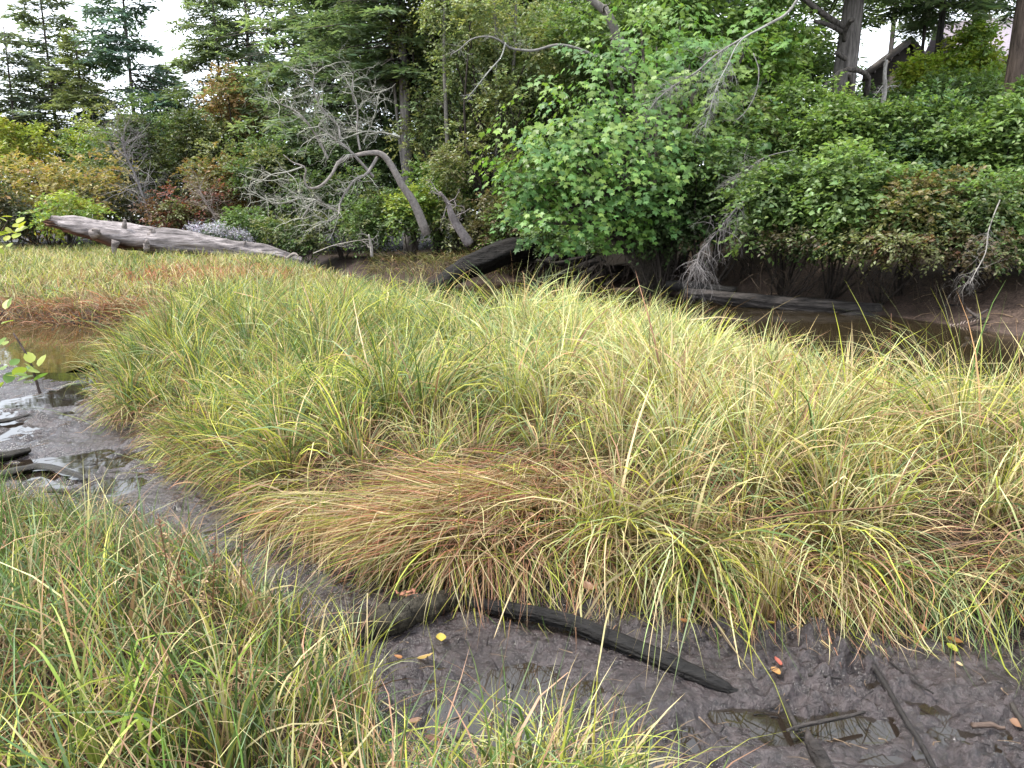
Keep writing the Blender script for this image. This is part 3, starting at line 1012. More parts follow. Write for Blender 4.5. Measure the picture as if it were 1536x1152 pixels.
def make_crown(seed, nb, tw, ll, lw, droop, upper):
    r = np.random.default_rng(seed)
    cb, bb = MB(), MB()
    O, D, Ls, colb = [], [], [], []
    for t in np.sort(r.random(nb) ** 1.1):
        p0 = np.array([0, 0, t * CROWN_H])
        lb = (CROWN_R * (1 - t) ** .8 * r.uniform(.4, 1.2) + .22) * (.55 + .45 * sstep(0, .15, t))
        a = r.uniform(0, 6.28)
        d0 = np.array([math.cos(a), math.sin(a), upper - .5 * (1 - t) + r.normal(0, .12)])
        ln = smooth_line([p0, p0 + d0 * lb * .5 + np.array([0, 0, .04 * lb]), p0 + d0 * lb + np.array([0, 0, -droop * .45 * lb])], 6)
        tube(bb, ln, [.05 * (1 - t) + .012, .006], 3, (.09, .075, .065), 0, r, cap=False)
        nt = max(5, int(lb * tw))
        u = r.uniform(.12, 1.0, nt)
        i0 = np.minimum((u * 5).astype(int), 4)
        f = (u * 5 - i0)[:, None]
        sd = np.where(r.random(nt) < .5, 1, -1)
        perp = np.array([-math.sin(a), math.cos(a), 0])
        O.append(ln[i0] * (1 - f) + ln[i0 + 1] * f)
        D.append(d0[None] * r.uniform(.4, .9, (nt, 1)) + perp[None] * (sd * r.uniform(.3, 1.0, nt))[:, None] + np.array([0, 0, -.3 * droop * 2]) + r.normal(0, .18, (nt, 3)))
        Ls.append(lb * .32 * (1.25 - u) + .2)
        colb.append(np.tile(np.ones(3) * r.uniform(.7, 1.35), (nt, 1)) * (1 + .25 * (u[:, None] > .8)))
    sprays(cb, np.concatenate(O), np.concatenate(D), np.concatenate(Ls), 7, ll, lw, droop, np.concatenate(colb) * .5, r, lift=.15, fold=.15)
    return cb.mesh('crown', M_NEEDLE), bb.mesh('branches', M_BARK)


CROWNS = [make_crown(900, 190, 13, .30, .095, .35, .22), make_crown(901, 120, 12, .32, .09, .30, .15), make_crown(902, 85, 11, .34, .08, .45, .25), make_crown(903, 170, 13, .28, .10, .2, .3)]


def conifer(label, px, top, Y, width, dens=1.0, col=(.035, .062, .036), low=.12, lean=0.0, name='fir_tree', tr=None, trunkcol=(.13, .11, .1), group='tall conifers behind the channel', kind=None):
    global _cs
    _cs += 1
    r = np.random.default_rng(900 + _cs)
    t_ = P(px, top, Y)
    x = P(px, max(top, 60), Y)[0]
    g = hz(x, Y)
    H = t_[2] - g
    R = width / 2 * Y / F * 1.2
    base = np.array([x - lean * H, Y, g - .2])
    apex = np.array([x, Y, t_[2]])
    o = empty(name, base, label, 'conifer', group)
    tb = MB()
    tr = tr or .006 * H + .05
    line = smooth_line([base, base * .6 + apex * .4 + r.normal(0, .08, 3), apex], 16)
    tube(tb, line, [tr, tr * .62, .03], 10, trunkcol, .06, r)
    part(tb, 'trunk', M_BARK, o)
    k = kind if kind is not None else (0 if dens >= 1 else (1 if dens >= .65 else 2))
    for me, nm in zip(CROWNS[k], ('crown', 'branches')):
        c = bpy.data.objects.new(nm, me)
        COL.objects.link(c)
        c.parent = o
        c.location = tuple((apex - base) * low)
        c.scale = (R / CROWN_R * 1.1, R / CROWN_R * 1.1, (1 - low) * H / CROWN_H)
        c.rotation_euler = (0, 0, r.uniform(0, 6.28))
        if nm == 'crown':
            c.color = tuple(v * 2 for v in col) + (1,)
        else:
            c['kind'] = 'stuff'
    return o


# --- conifers, left to right
DK, MDK, LTC = (.11, .155, .10), (.135, .185, .105), (.16, .205, .11)
conifer('dusky fir at the left edge, half behind the slender pale fir', 8, 40, 43, 170, dens=.7, col=(.14, .17, .125))  # haze of distance is put into the paler needle colours of these far firs
conifer('slender pale fir with open branches against the white sky at far left', 68, -60, 46, 190, col=(.16, .195, .125), dens=.75)
conifer('shorter yellowish fir right of the slender pale fir', 112, 38, 43, 120, dens=.7, col=(.175, .205, .09), low=.3)
conifer('blue-green fir standing alone against the sky left of centre', 192, -150, 44, 170, dens=.7, col=(.095, .15, .115))
conifer('short dark fir filling the foot of the gap in the sky', 248, 92, 46, 140, col=MDK, low=.05)
conifer('dark open fir right of the sky gap with tiered branches', 322, -70, 42, 165, col=LTC, dens=.7, low=.3)
conifer('thin tall fir behind the orange-leaved tree', 372, -190, 45, 150, col=DK, dens=.7)
conifer('broad dark fir behind the upper twigs of the bleached dead tree', 440, -170, 38, 230, dens=.7, col=LTC)
conifer('dense dark fir left of the bare double trunk', 520, -190, 34, 220, col=MDK)
conifer('fir with a long bare grey trunk right of the bleached dead tree', 600, -290, 29, 230, col=MDK, low=.42, lean=-.012, tr=.28, trunkcol=(.2, .18, .165))
conifer('dark fir far behind the pale alder', 690, -170, 38, 240, col=DK)
conifer('dark fir behind the top of the alder', 800, -180, 40, 260, col=DK)
conifer('dark fir behind the leaning grey trunk', 905, -320, 36, 260, col=MDK)
conifer('dark fir rising behind the maples', 1040, -300, 34, 240, col=DK)
conifer('fir behind the left side of the thick grey trunk', 1170, -320, 37, 210, col=LTC, dens=.6, low=.3)
conifer('fir with an open crown between the house gable and the thick trunk', 1335, -420, 42, 200, col=MDK, dens=.55, low=.45)
conifer('thin dark fir trunk in front of the house roof', 1408, -420, 28, 240, col=(.06, .09, .05), dens=.5, low=.39, tr=.16, trunkcol=(.06, .055, .05))
conifer('fir rising over the far roof at the right', 1462, -420, 41, 190, col=LTC, dens=.6, low=.58)
conifer('reddish barked fir trunk cut by the right edge of the photo', 1527, -520, 21, 150, col=MDK, dens=.5, low=.46, tr=.34, trunkcol=(.095, .07, .056))
conifer('slim fir screening the house gable beside the thin dark trunk', 1388, -260, 31, 150, col=MDK, low=.45, tr=.10, kind=2, trunkcol=(.07, .06, .055))
big = conifer('thick grey fir trunk with broken limbs rising above the shrubs on the right', 1274, -560, 24, 330, col=MDK, dens=.45, low=.41, tr=.46, trunkcol=(.17, .152, .142))
r = np.random.default_rng(77)
for pts, rr in (([(1268, 42), (1240, 22), (1212, 0), (1190, -20)], [.10, .06]), ([(1266, 50), (1238, 36), (1222, 32)], [.07, .05]), ([(1266, 62), (1268, 45), (1275, 32), (1278, 30)], [.06, .07]),
                ([(1268, 88), (1258, 82), (1254, 80)], [.08, .05]), ([(1298, 145), (1302, 120), (1296, 110), (1275, 104), (1255, 112), (1240, 126), (1222, 146), (1204, 164)], [.085, .075, .05, .03]),
                ([(1274, 160), (1276, 135), (1274, 112)], [.10, .05])):
    mb = MB()
    tube(mb, smooth_line([P(a, b, 23.5 - .25 * i) for i, (a, b) in enumerate(pts)], 12), rr, 8, (.11, .096, .086), .12, r)
    part(mb, 'broken_limb', M_BARK, big)

# --- the wood further back, one dark mass
r = np.random.default_rng(300)
wm = MB()
n = 5200
px_ = r.uniform(-150, 1700, n)
topy = np.interp(px_, [-150, 120, 300, 420, 560, 760, 1000, 1150, 1280, 1700], [235, 250, 215, 130, 60, -10, -30, 60, 110, 90]) + 60 * (vnoise(px_ / 60, px_ * 0, 301) - .5)
f = r.random(n) ** .8
Yw = r.uniform(44, 52, n)
pw = np.array([P(a, 352 + (b - 352) * q, c) for a, b, q, c in zip(px_, topy, f, Yw)])
cw = pick(r, n, [((.07, .10, .06), 3), ((.085, .115, .065), 2), ((.11, .13, .08), 1)])
sprays(wm, pw, r.normal(0, 1, (n, 3)) + np.array([0, -.3, .1]), r.uniform(.5, 1.3, n), 7, .42, .20, .4, cw, r)
tag(wm.build('distant_woods', M_LEAF), 'dark wood far behind the trees seen as one mass', 'woods', kind='stuff')
BACK = 'dark undergrowth trees behind the channel'
# --- broadleaf shrubs and small trees
OL, GO, ORG = (.165, .18, .08), (.29, .235, .085), (.28, .17, .07)
G1, G2, G3, G4 = (.095, .145, .055), (.13, .20, .062), (.175, .26, .075), (.075, .112, .046)
YGL, RD, GRY = (.25, .30, .06), (.20, .07, .05), (.115, .125, .085)
S = 'shrub'
bush('shrub', 'wide olive and gold shrub behind the raised end of the grey log', S, 70, 235, 352, 290, 32, [GO, (.19, .175, .06), OL, ORG], 1500, .10, nclump=26)
bush('small_tree', 'small yellow-green tree rising above the gold shrub at the left edge', 'tree', 32, 190, 265, 75, 37, [YGL, (.27, .25, .05)], 500, .11)
bush('shrub', 'dark tangled grey-green shrub at the left edge below the gold shrub', S, 12, 282, 352, 75, 29, [(.07, .075, .05), G4], 500, .08)
bush('weedy_shrub', 'bright weedy shrub just behind the raised end of the grey log', S, 95, 300, 345, 130, 28, [YGL, G3, (.2, .2, .05)], 500, .09)
bush('shrub', 'pale green shrub between the two left firs', S, 130, 190, 300, 100, 38, [G2, (.13, .16, .07), YGL], 700, .11)
bush('small_tree', 'round olive tree below the blue-green fir', 'tree', 195, 140, 300, 150, 36, [OL, G1, (.13, .15, .05)], 1300, .1)
bush('shrub', 'grey-green shrub behind the bare grey bush', S, 160, 240, 345, 120, 34, [GRY, OL], 800, .09)
bush('small_tree', 'olive tree between the round olive tree and the orange tree', 'tree', 262, 140, 310, 130, 35, [(.075, .09, .035), OL, G4], 1100, .1)
bush('shrub', 'dark red shrub behind the middle of the grey log', S, 268, 288, 350, 90, 30, [RD, (.13, .075, .05), OL], 500, .08)
bush('shrub', 'brownish twiggy shrub right of the red shrub', S, 318, 265, 352, 110, 30.5, [(.14, .115, .065), OL, RD], 600, .07)
bush('small_tree', 'orange-brown leaved tree in front of the dark firs', 'tree', 345, 95, 240, 95, 36, [(.24, .15, .07), (.2, .15, .07), OL], 560, .1)
bush('shrub', 'orange-tinged shrub left of the bleached dead tree', S, 345, 210, 320, 125, 32, [(.22, .145, .05), OL, ORG], 900, .09)
bush('shrub', 'low green shrub beside the lilac flowers', S, 372, 312, 372, 100, 27, [G2, G1], 500, .08)
bush('small_tree', 'dark green small tree behind the bleached dead tree', 'tree', 415, 175, 330, 150, 31, [G1, OL, G4], 1200, .09)
bush('shrub', 'low dark shrub at the meadow edge under the dead branches', S, 450, 318, 378, 120, 26, [G1, OL, G2], 700, .07)
bush('shrub', 'dark green shrub behind the dead tree arch', S, 505, 240, 372, 130, 26.5, [G4, G1, OL], 1100, .08)
bush('shrub', 'green shrub beneath the dead tree arch', S, 560, 290, 384, 120, 25.5, [G1, G2, OL], 900, .07)
bush('small_tree', 'shadowy green tree behind the dead tree trunk', 'tree', 555, 130, 300, 170, 31, [G4, G1], 1300, .09)
bush('shrub', 'fresh yellow-green shrub beside the dead tree trunk', S, 618, 270, 350, 90, 25, [G3, YGL, G1], 500, .08)
bush('shrub', 'green shrub between the dead tree trunk and the forked stump', S, 650, 235, 350, 110, 26, [G2, G1, G3], 900, .08)
bush('shrub', 'olive shrub behind the forked grey stump', S, 712, 165, 375, 150, 25, [OL, G2, (.15, .13, .07)], 1000, .07)
bush('shrub', 'pinkish olive shrub on the bank left of the maple', S, 758, 290, 388, 100, 23.6, [(.13, .12, .06), G2, (.17, .12, .08)], 900, .065)
bush('shrub', 'small shrub on the bank top above the leaning black trunk', S, 790, 250, 380, 110, 24.2, [G1, OL], 900, .07)
bush('alder_tree', 'pale grey-green alder filling the upper middle of the forest edge', 'tree', 745, -60, 250, 270, 26.5, [(.19, .235, .11), (.215, .26, .115), (.155, .20, .095), (.26, .275, .11)], 3600, .075, nclump=46, trunk_r=.07, cl=.24)
bush('alder_tree', 'hanging lower crown of a second alder behind the forked stump', 'tree', 690, 120, 330, 170, 27.5, [(.18, .225, .10), (.14, .19, .09), (.25, .26, .11)], 1700, .075, nclump=26, trunk_r=.09)
bush('alder_tree', 'yellowish alder top left of the bare arching branch', 'tree', 655, -60, 130, 160, 29, [(.23, .25, .09), (.17, .21, .085)], 1200, .085, nclump=22, trunk_r=.1)
bush('broadleaf_tree', 'shadowed tree behind the bare arching branch', 'tree', 855, -40, 290, 230, 29.5, [G1, G2, G4], 2400, .09, nclump=34, trunk_r=.1)
bush('broadleaf_tree', 'dark green tree behind the maple crown', 'tree', 960, -80, 180, 240, 25, [G2, G1, (.1, .15, .06)], 2200, .1, nclump=32, trunk_r=.12)
bush('broadleaf_tree', 'bright leafed tree above the lichen hung branches', 'tree', 1085, -40, 210, 210, 22, [G3, G2, (.10, .185, .06)], 2000, .12, lw=.75, nclump=28, trunk_r=.1)
bush('shrub', 'dark shrub low over the bank right of the maple', S, 1000, 265, 372, 150, 18.4, [G4, G1, (.05, .10, .04)], 1100, .075, nclump=20)
bush('shrub', 'shaded green shrub behind the drooping dead branches', S, 1075, 195, 368, 170, 18.2, [G1, G2, G4], 1500, .075, nclump=24)
bush('shrub', 'shrub under the lichen hung branches', S, 1130, 150, 300, 150, 20, [G2, OL, G1], 1100, .08, nclump=18)
bush('low_shrub', 'low dark green shrub on the overhanging bank above the roots', S, 850, 318, 378, 180, 21.8, [G1, G2, G4], 1100, .06, nclump=22)
# front row over the right bank
bush('shrub', 'light leafed shrub hanging over the bank right of the drooping dead branch', S, 1185, 245, 380, 170, 16.2, [G2, G3, G1], 1500, .075, nclump=24, lw=.7)
bush('shrub', 'pale flecked green shrub above the end of the sunken log', S, 1290, 232, 380, 170, 15.2, [G3, G2, (.15, .22, .085)], 1500, .075, nclump=24, lw=.7)
bush('shrub', 'olive brown shrub over the bank between two green ones', S, 1385, 255, 386, 150, 14.6, [(.15, .15, .055), (.17, .14, .06), G2], 1400, .06, nclump=22)
bush('shrub', 'grey-green shrub round the pale dead sprig at the right', S, 1465, 258, 392, 130, 14.2, [(.10, .14, .065), G2, OL], 1100, .06, nclump=20)
bush('shrub', 'fresh green shrub over the bank cut by the right edge', S, 1535, 265, 385, 110, 14.0, [G2, G3, G1], 900, .07, nclump=16)
bush('low_shrub', 'brown undergrowth hanging on the bank under the olive brown shrub', S, 1360, 345, 386, 200, 14.3, [(.11, .085, .05), OL, (.13, .07, .04)], 600, .05, nclump=18)
bush('low_shrub', 'brown and green undergrowth on the bank at the right edge', S, 1495, 355, 398, 150, 13.6, [(.10, .075, .045), OL, G1], 500, .05, nclump=14)
bush('low_shrub', 'dark undergrowth fringing the bank under the light leafed shrub', S, 1215, 345, 374, 190, 15.6, [(.07, .06, .035), G4, OL], 500, .05, nclump=16)
# middle row
bush('shrub', 'green thicket left of the thick grey trunk', S, 1200, 140, 290, 170, 20, [G2, G3, G1], 1300, .085, nclump=22)
bush('shrub', 'dark green thicket below the thick grey trunk', S, 1285, 160, 290, 150, 19, [G2, G3, G1], 1300, .08, nclump=22)
bush('shrub', 'bluish green thicket below the house', S, 1370, 150, 290, 160, 18.6, [(.075, .13, .06), G2, G3], 1300, .08, nclump=22)
bush('shrub', 'mid green thicket left of the reddish trunk', S, 1455, 150, 300, 150, 18, [G2, G3, G1], 1300, .08, nclump=22)
bush('shrub', 'green thicket in front of the reddish trunk at the right edge', S, 1530, 150, 310, 120, 17.4, [G2, G3], 1100, .085, nclump=18)
# upper row by the house
bush('shrub', 'leafy bush left of the thick grey trunk with sky behind', S, 1190, 30, 170, 120, 27, [G2, G3, (.12, .19, .08)], 900, .1, nclump=18)
bush('shrub', 'green bush at the foot of the house gable', S, 1330, 138, 205, 120, 24, [G2, (.09, .15, .075)], 900, .09, nclump=16)
bush('shrub', 'yellow-green bush in front of the house gable', S, 1380, 80, 135, 60, 27, [(.30, .34, .06), (.24, .33, .05)], 400, .11, nclump=10)
bush('shrub', 'tall yellow-green bush between the thin dark trunk and the far roof', S, 1455, 40, 150, 62, 27, [(.30, .34, .06), (.24, .32, .05), G3], 700, .11, nclump=14)
bush('shrub', 'green bush below the far roof', S, 1420, 110, 215, 130, 23, [G2, G3, G1], 900, .09, nclump=16)
bush('shrub', 'yellow-green bush left of the reddish trunk', S, 1492, 88, 200, 80, 24, [(.17, .23, .045), G2], 600, .09, nclump=12)
bush('shrub', 'green bush beside the reddish trunk at the right edge', S, 1545, 120, 220, 60, 20, [G2, G1], 500, .085, nclump=10)

# ------------------------------------------------------------------ the big-leaved maple
def maple_shape():
    a = [-90, -62, -40, -12, 8, 28, 52, 70, 80, 90, 100, 110, 128, 152, 172, 192, 220, 242]
    rr = [.12, .44, .40, .62, .47, .70, .50, .56, .68, 1.0, .68, .56, .50, .70, .47, .62, .40, .44]
    rr[5], rr[13] = .82, .82
    v = [(0, 0)] + [(q * math.cos(math.radians(b)), q * math.sin(math.radians(b))) for b, q in zip(a, rr)]
    return np.array(v)


MS = maple_shape()


def add_leaf_shape(mb, pos, d, up, size, col, curl=.2):
    d = nrm(d)
    wv = nrm(np.cross(d, up))
    n = np.cross(wv, d)
    n_ = len(MS)
    V = pos[:, None, :] + size[:, None, None] * (MS[None, :, 0:1] * wv[:, None, :] + (MS[None, :, 1:2] + .1) * d[:, None, :]
                                                 - curl * (MS[None, :, 0:1] ** 2 + .6 * MS[None, :, 1:2] ** 2) * n[:, None, :])
    k = len(MS) - 1
    tri = np.array([[0, 1 + i, 1 + (i + 1) % k] for i in range(k)])
    off = (np.arange(len(pos)) * n_)[:, None, None]
    mb.add(V.reshape(-1, 3), None, (tri[None] + off).reshape(-1, 3), np.repeat(col, n_, axis=0))


r = np.random.default_rng(31)
mb0 = P(985, 400, 19.5)
mb0[2] = hz(mb0[0], 19.5)
maple = empty('maple_tree', mb0, 'big-leaved bright maple leaning out over the dark hollow in the bank', 'tree')
lobes = [(800, 285, 17.6, 60), (850, 240, 18.0, 75), (830, 345, 17.2, 70), (900, 300, 17.4, 85), (900, 190, 18.6, 75), (945, 245, 18.0, 75), (960, 340, 17.5, 70), (880, 370, 17.0, 50),
         (945, 150, 19.0, 65), (1000, 200, 18.6, 70), (1010, 290, 18.0, 60), (905, 135, 19.2, 40), (1035, 140, 19.4, 55), (860, 310, 17.1, 50), (985, 110, 19.8, 50), (805, 365, 17.2, 35), (1045, 230, 18.6, 55), (1000, 345, 17.6, 60), (925, 385, 17.2, 40), (850, 280, 18.2, 60), (905, 245, 18.6, 60), (1060, 110, 20.0, 60), (1075, 190, 19.2, 55), (1020, 75, 20.5, 55), (1100, 140, 20.2, 45), (820, 320, 17.3, 55), (1050, 290, 18.2, 45), (800, 412, 17.3, 38), (850, 424, 17.1, 42), (905, 418, 17.3, 42), (960, 410, 17.5, 42), (1010, 395, 17.9, 42), (1120, 235, 19.4, 50), (1095, 305, 18.6, 50), (1130, 90, 20.8, 50), (960, 60, 20.6, 50), (785, 330, 17.2, 32), (778, 378, 17.0, 30), (815, 265, 17.8, 34)]
pos, dirs, cols, upl = [], [], [], []
tb = MB()
for (px, py, Y, w) in lobes:
    c = P(px, 70 + (py - 110) * .88, Y)
    R = w * Y / F * 1.1
    tube(tb, smooth_line([mb0 + np.array([r.normal(0, .1), 0, 0]), mb0 * .5 + c * .5 + np.array([0, 0, .7]), c], 10), [.13, .02], 6, (.10, .085, .07), .05, r, cap=False)
    tone = r.choice([0, 1, 2], p=[.45, .38, .17])
    for _ in range(int(12.5 * (w / 40) ** 1.6)):
        a_ = r.normal(-1.75, 1.0)
        hd_ = np.array([math.cos(a_), math.sin(a_), 0])
        o_ = c + np.array([r.normal(0, .5), r.normal(0, .4), r.uniform(-.75, .75)]) * R * .8
        L_ = R * r.uniform(.45, .8)
        m_ = r.integers(7, 12)
        t_ = np.linspace(.1, 1, m_)
        side = np.where(np.arange(m_) % 2 == 0, 1, -1)[:, None] * np.array([-hd_[1], hd_[0], 0])[None]
        p_ = o_ + hd_[None] * (L_ * t_)[:, None] + np.array([0, 0, -.45]) * (L_ * t_ ** 2)[:, None] + side * r.uniform(.03, .17, (m_, 1)) + r.normal(0, .03, (m_, 3))
        pos.append(p_)
        dirs.append(nrm(hd_[None] * .7 + side * .35 + np.array([0, 0, -.75]) + r.normal(0, .32, (m_, 3))))
        upl.append(nrm(hd_[None] * .55 + np.array([0, 0, .85]) + r.normal(0, .2, (m_, 3))))
        k = np.where(r.random(m_) < .75, tone, r.integers(0, 3, m_))
        cols.append(np.array([(.09, .185, .055), (.12, .225, .05), (.165, .25, .055)])[k] * np.exp(r.normal(0, .22, (m_, 1))))
pos, dirs, cols, upv = np.concatenate(pos), np.concatenate(dirs), np.concatenate(cols), np.concatenate(upl)
size = r.uniform(.07, .15, len(pos)) 
print('maple leaves', len(pos))
part(tb, 'trunk', M_BARK, maple)
order = np.argsort(-(size * 10 - np.linalg.norm(pos - np.array([0, 0, CAMH]), axis=1) * .35))
first, rest = order[:290], order[290:]
mb = MB()
add_leaf_shape(mb, pos[rest], dirs[rest], upv[rest], size[rest], cols[rest])
tag(part(mb, 'leaves', M_LEAF, maple), kind='stuff')
lm = []
for k in range(6):
    mb = MB()
    add_leaf_shape(mb, np.zeros((1, 3)), np.array([[0, 1.0, 0]]), np.array([[0, 0, 1.0]]), np.ones(1), np.array([[(.105, .215, .06), (.135, .25, .055), (.185, .275, .06)][k % 3]]) * (.9 + .05 * k), .15 + .04 * k)
    lm.append(mb.mesh('leaf', M_LEAF))
from mathutils import Matrix
for q, k in enumerate(first):
    o = bpy.data.objects.new('leaf', lm[q % 6])
    COL.objects.link(o)
    o.parent = maple
    d = nrm(dirs[k])
    wv = nrm(np.cross(d, upv[k]))
    n = np.cross(wv, d)
    M = Matrix(((wv[0], d[0], n[0], 0), (wv[1], d[1], n[1], 0), (wv[2], d[2], n[2], 0), (0, 0, 0, 1)))
    o.matrix_local = Matrix.Translation(Vector(pos[k] - mb0)) @ M @ Matrix.Scale(float(size[k]), 4)

# ------------------------------------------------------------------ bare and dead wood
GREY, LICH = (.24, .218, .205), (.29, .285, .245)
r = np.random.default_rng(41)
b0 = P(640, 352, 22.5)
dt = empty('dead_tree', b0, 'bleached dead tree arching left with crooked bare branches over the meadow edge', 'dead tree')
tm = MB()
arch = [(640, 352), (622, 310), (604, 278), (588, 248), (572, 232), (552, 228), (530, 232), (510, 242), (497, 262), (480, 278), (462, 281), (456, 268), (458, 252), (440, 246), (425, 232)]
tube(tm, smooth_line([P(a, b, 22.5 - .10 * i) for i, (a, b) in enumerate(arch)], 40), [.135, .10, .08, .062, .045, .032, .022, .012], 10, (.225, .20, .185), .14, r)
tm_o = part(tm, 'trunk', M_DEAD, dt)
for pts, rr in (([(566, 236), (550, 262), (535, 268), (520, 285), (510, 305), (508, 322), (498, 330), (484, 333)], [.10, .07, .045, .02]),
                ([(508, 318), (488, 308), (476, 300), (462, 312), (452, 328)], [.06, .03]),
                ([(560, 265), (530, 232), (508, 212), (492, 200), (478, 190)], [.09, .03]),
                ([(492, 238), (475, 205), (455, 178), (440, 165), (420, 155), (408, 148)], [.07, .02]),
                ([(510, 208), (508, 190), (490, 172), (478, 155), (470, 130), (472, 112)], [.06, .02]),
                ([(540, 225), (536, 195), (536, 165), (528, 140), (530, 112)], [.06, .02]),
                ([(600, 205), (570, 198), (545, 198), (515, 208)], [.05, .02]),
                ([(455, 250), (430, 258), (408, 262), (394, 270)], [.05, .02]),
                ([(476, 300), (450, 298), (420, 305), (400, 300), (384, 290)], [.05, .02]),
                ([(545, 215), (555, 190), (565, 160), (560, 140)], [.04, .015])):
    mb = MB()
    line = [P(a, b, 22.0 - .12 * i + r.normal(0, .1)) for i, (a, b) in enumerate(pts)]
    tube(mb, smooth_line(line, 18), [q * .5 for q in rr], 6, GREY if rr[0] > .055 else LICH, .14, r, cap=False)
    for k in range(1, len(line)):
        for _ in range(5):
            gnarl(mb, line[k], nrm(line[k] - line[k - 1]) + r.normal(0, .8, 3) + np.array([-.2, -.1, .15]), r.uniform(.35, 1.1), max(.012, rr[-1] * .5), 2, r, LICH, wob=.5, kids=3, sides=3)
    part(mb, 'branch', M_DEAD, dt)


def bare(name, label, cat, line_px, Y, rad, col, twigs, seed, tl=(.3, .8), droop=0.0, level=2, kids=3, group=None, dY=-.1, tr=.6, up=0.0):
    tr = 1.0 if name == 'drooping_dead_branch' else tr
    r = np.random.default_rng(seed)
    pts = [P(a, b, Y + dY * i) for i, (a, b) in enumerate(line_px)]
    rad = [q * .36 for q in rad] if cat == 'branch' else [q * .8 for q in rad]
    o = empty(name, pts[0], label, cat, group)
    mb = MB()
    ln = smooth_line(pts, max(10, len(pts) * 4))
    tube(mb, ln, rad, 7, col, .08, r)
    part(mb, 'stem' if cat != 'branch' else 'limb', M_DEAD, o)
    if twigs:
        tb = MB()
        for k in range(twigs):
            t = r.uniform(.35, 1.0) if cat == 'branch' else r.uniform(.15, 1)
            i = min(int(t * (len(ln) - 1)), len(ln) - 2)
            gnarl(tb, ln[i], nrm(ln[i + 1] - ln[i]) * .8 + r.normal(0, .7, 3) + np.array([0, 0, up]), r.uniform(*tl), rad[-1] * tr, level, r, col, wob=.4, kids=kids, droop=droop, sides=4)
        tag(part(tb, 'twigs', M_DEAD, o), kind='stuff')
    return o


bare('forked_stump', 'forked grey stump leaning left on the bank above the leaning black trunk', 'stump', [(704, 366), (690, 345), (680, 325), (672, 305), (660, 288)], 22.8, [.19, .17, .13, .08, .04], (.23, .20, .195), 16, 51, (.3, .7))
bare('arching_branch', 'long bare pale branch arching through the top of the alder', 'branch', [(950, 110), (905, 90), (870, 74), (835, 68), (800, 76), (770, 74), (755, 64), (735, 55), (710, 58), (692, 72), (676, 82)], 22.2, [.11, .10, .09, .06, .03], (.17, .16, .148), 26, 52, (.2, .6))
bare('hanging_branch', 'bare pale branch hanging left and down from the arching one', 'branch', [(758, 64), (752, 85), (735, 105), (715, 130), (700, 148)], 21.6, [.06, .05, .025], (.24, .24, .215), 10, 53, (.2, .5))
bare('leaning_trunk', 'leaning grey trunk in the top middle above the maple', 'tree trunk', [(952, 112), (942, 85), (928, 55), (915, 28), (900, 12), (880, -8), (860, -40)], 22.6, [.17, .17, .15, .13, .12], (.15, .135, .122), 3, 54, (.5, 1.0))
bare('lichen_branch', 'lichen hung branch sweeping down left from the thick trunk', 'branch', [(1205, -15), (1180, 20), (1150, 38), (1110, 60), (1075, 82), (1045, 108), (1010, 130), (985, 150), (968, 175)], 18.2, [.09, .08, .06, .045, .03], (.18, .172, .16), 84, 55, (.25, .8), droop=.14, group='lichen hung branches')
bare('lichen_branch', 'lichen hung branch ending in a pale tangle right of the first', 'branch', [(1150, 38), (1110, 62), (1090, 100), (1075, 130), (1065, 165), (1058, 190)], 17.9, [.05, .04, .03, .025], (.26, .26, .24), 66, 56, (.2, .6), droop=.16, group='lichen hung branches')
bare('lichen_branch', 'thin bare branch bowing down beside the lichen tangle', 'branch', [(1130, 80), (1138, 105), (1135, 135), (1120, 165), (1100, 185)], 18.2, [.035, .03, .02], (.18, .17, .16), 14, 57, (.3, .7), group='lichen hung branches')
bare('drooping_dead_branch', 'grey dead branch drooping over the mud right of the maple', 'branch', [(1160, 285), (1135, 292), (1112, 305), (1090, 330), (1070, 355), (1050, 380), (1044, 405)], 15.9, [.07, .055, .045, .03, .02], (.18, .165, .16), 60, 58, (.3, .95), droop=.24, level=2)
bare('drooping_dead_branch', 'thin grey twigs spread behind the drooping dead branch', 'branch', [(1190, 225), (1150, 235), (1120, 255), (1095, 275)], 16.9, [.03, .025, .015], (.16, .15, .14), 34, 59, (.3, .8), droop=.08)
bare('dead_sprig', 'pale dead sprig hanging over the bank at the right', 'branch', [(1500, 300), (1490, 325), (1482, 350), (1478, 380), (1462, 410), (1455, 425)], 13.4, [.03, .028, .024, .02, .012], (.27, .25, .23), 34, 60, (.2, .6), droop=.16)
bare('bare_bush', 'bare grey bush in front of the olive trees on the left', 'dead bush', [(228, 345), (220, 310), (205, 270), (190, 235), (182, 205)], 30.5, [.07, .05, .03], (.20, .185, .185), 60, 61, (.8, 1.9), up=.5)
bare('bare_bush', 'dead brown twigs between the red shrub and the dead tree', 'dead bush', [(330, 352), (325, 330), (310, 305), (300, 285)], 29, [.05, .04, .02], (.24, .2, .18), 30, 62, (.6, 1.4), up=.4)
bare('dead_snag', 'thin grey snag standing before the house gable', 'dead tree', [(1322, 170), (1327, 140), (1326, 110), (1330, 90)], 22.5, [.09, .08, .07, .05], (.30, .28, .26), 6, 63, (.3, .7))
bare('broken_stump', 'short broken stem at the water edge below the dead tree', 'stump', [(558, 385), (556, 365), (553, 352)], 22.6, [.06, .05, .03], (.36, .33, .3), 4, 64, (.3, .6))
bare('dead_branch', 'fallen bare branch low on the bank below the dead tree', 'branch', [(470, 380), (500, 368), (530, 362), (560, 358)], 23.3, [.04, .03, .02], (.34, .31, .28), 10, 65, (.3, .8))

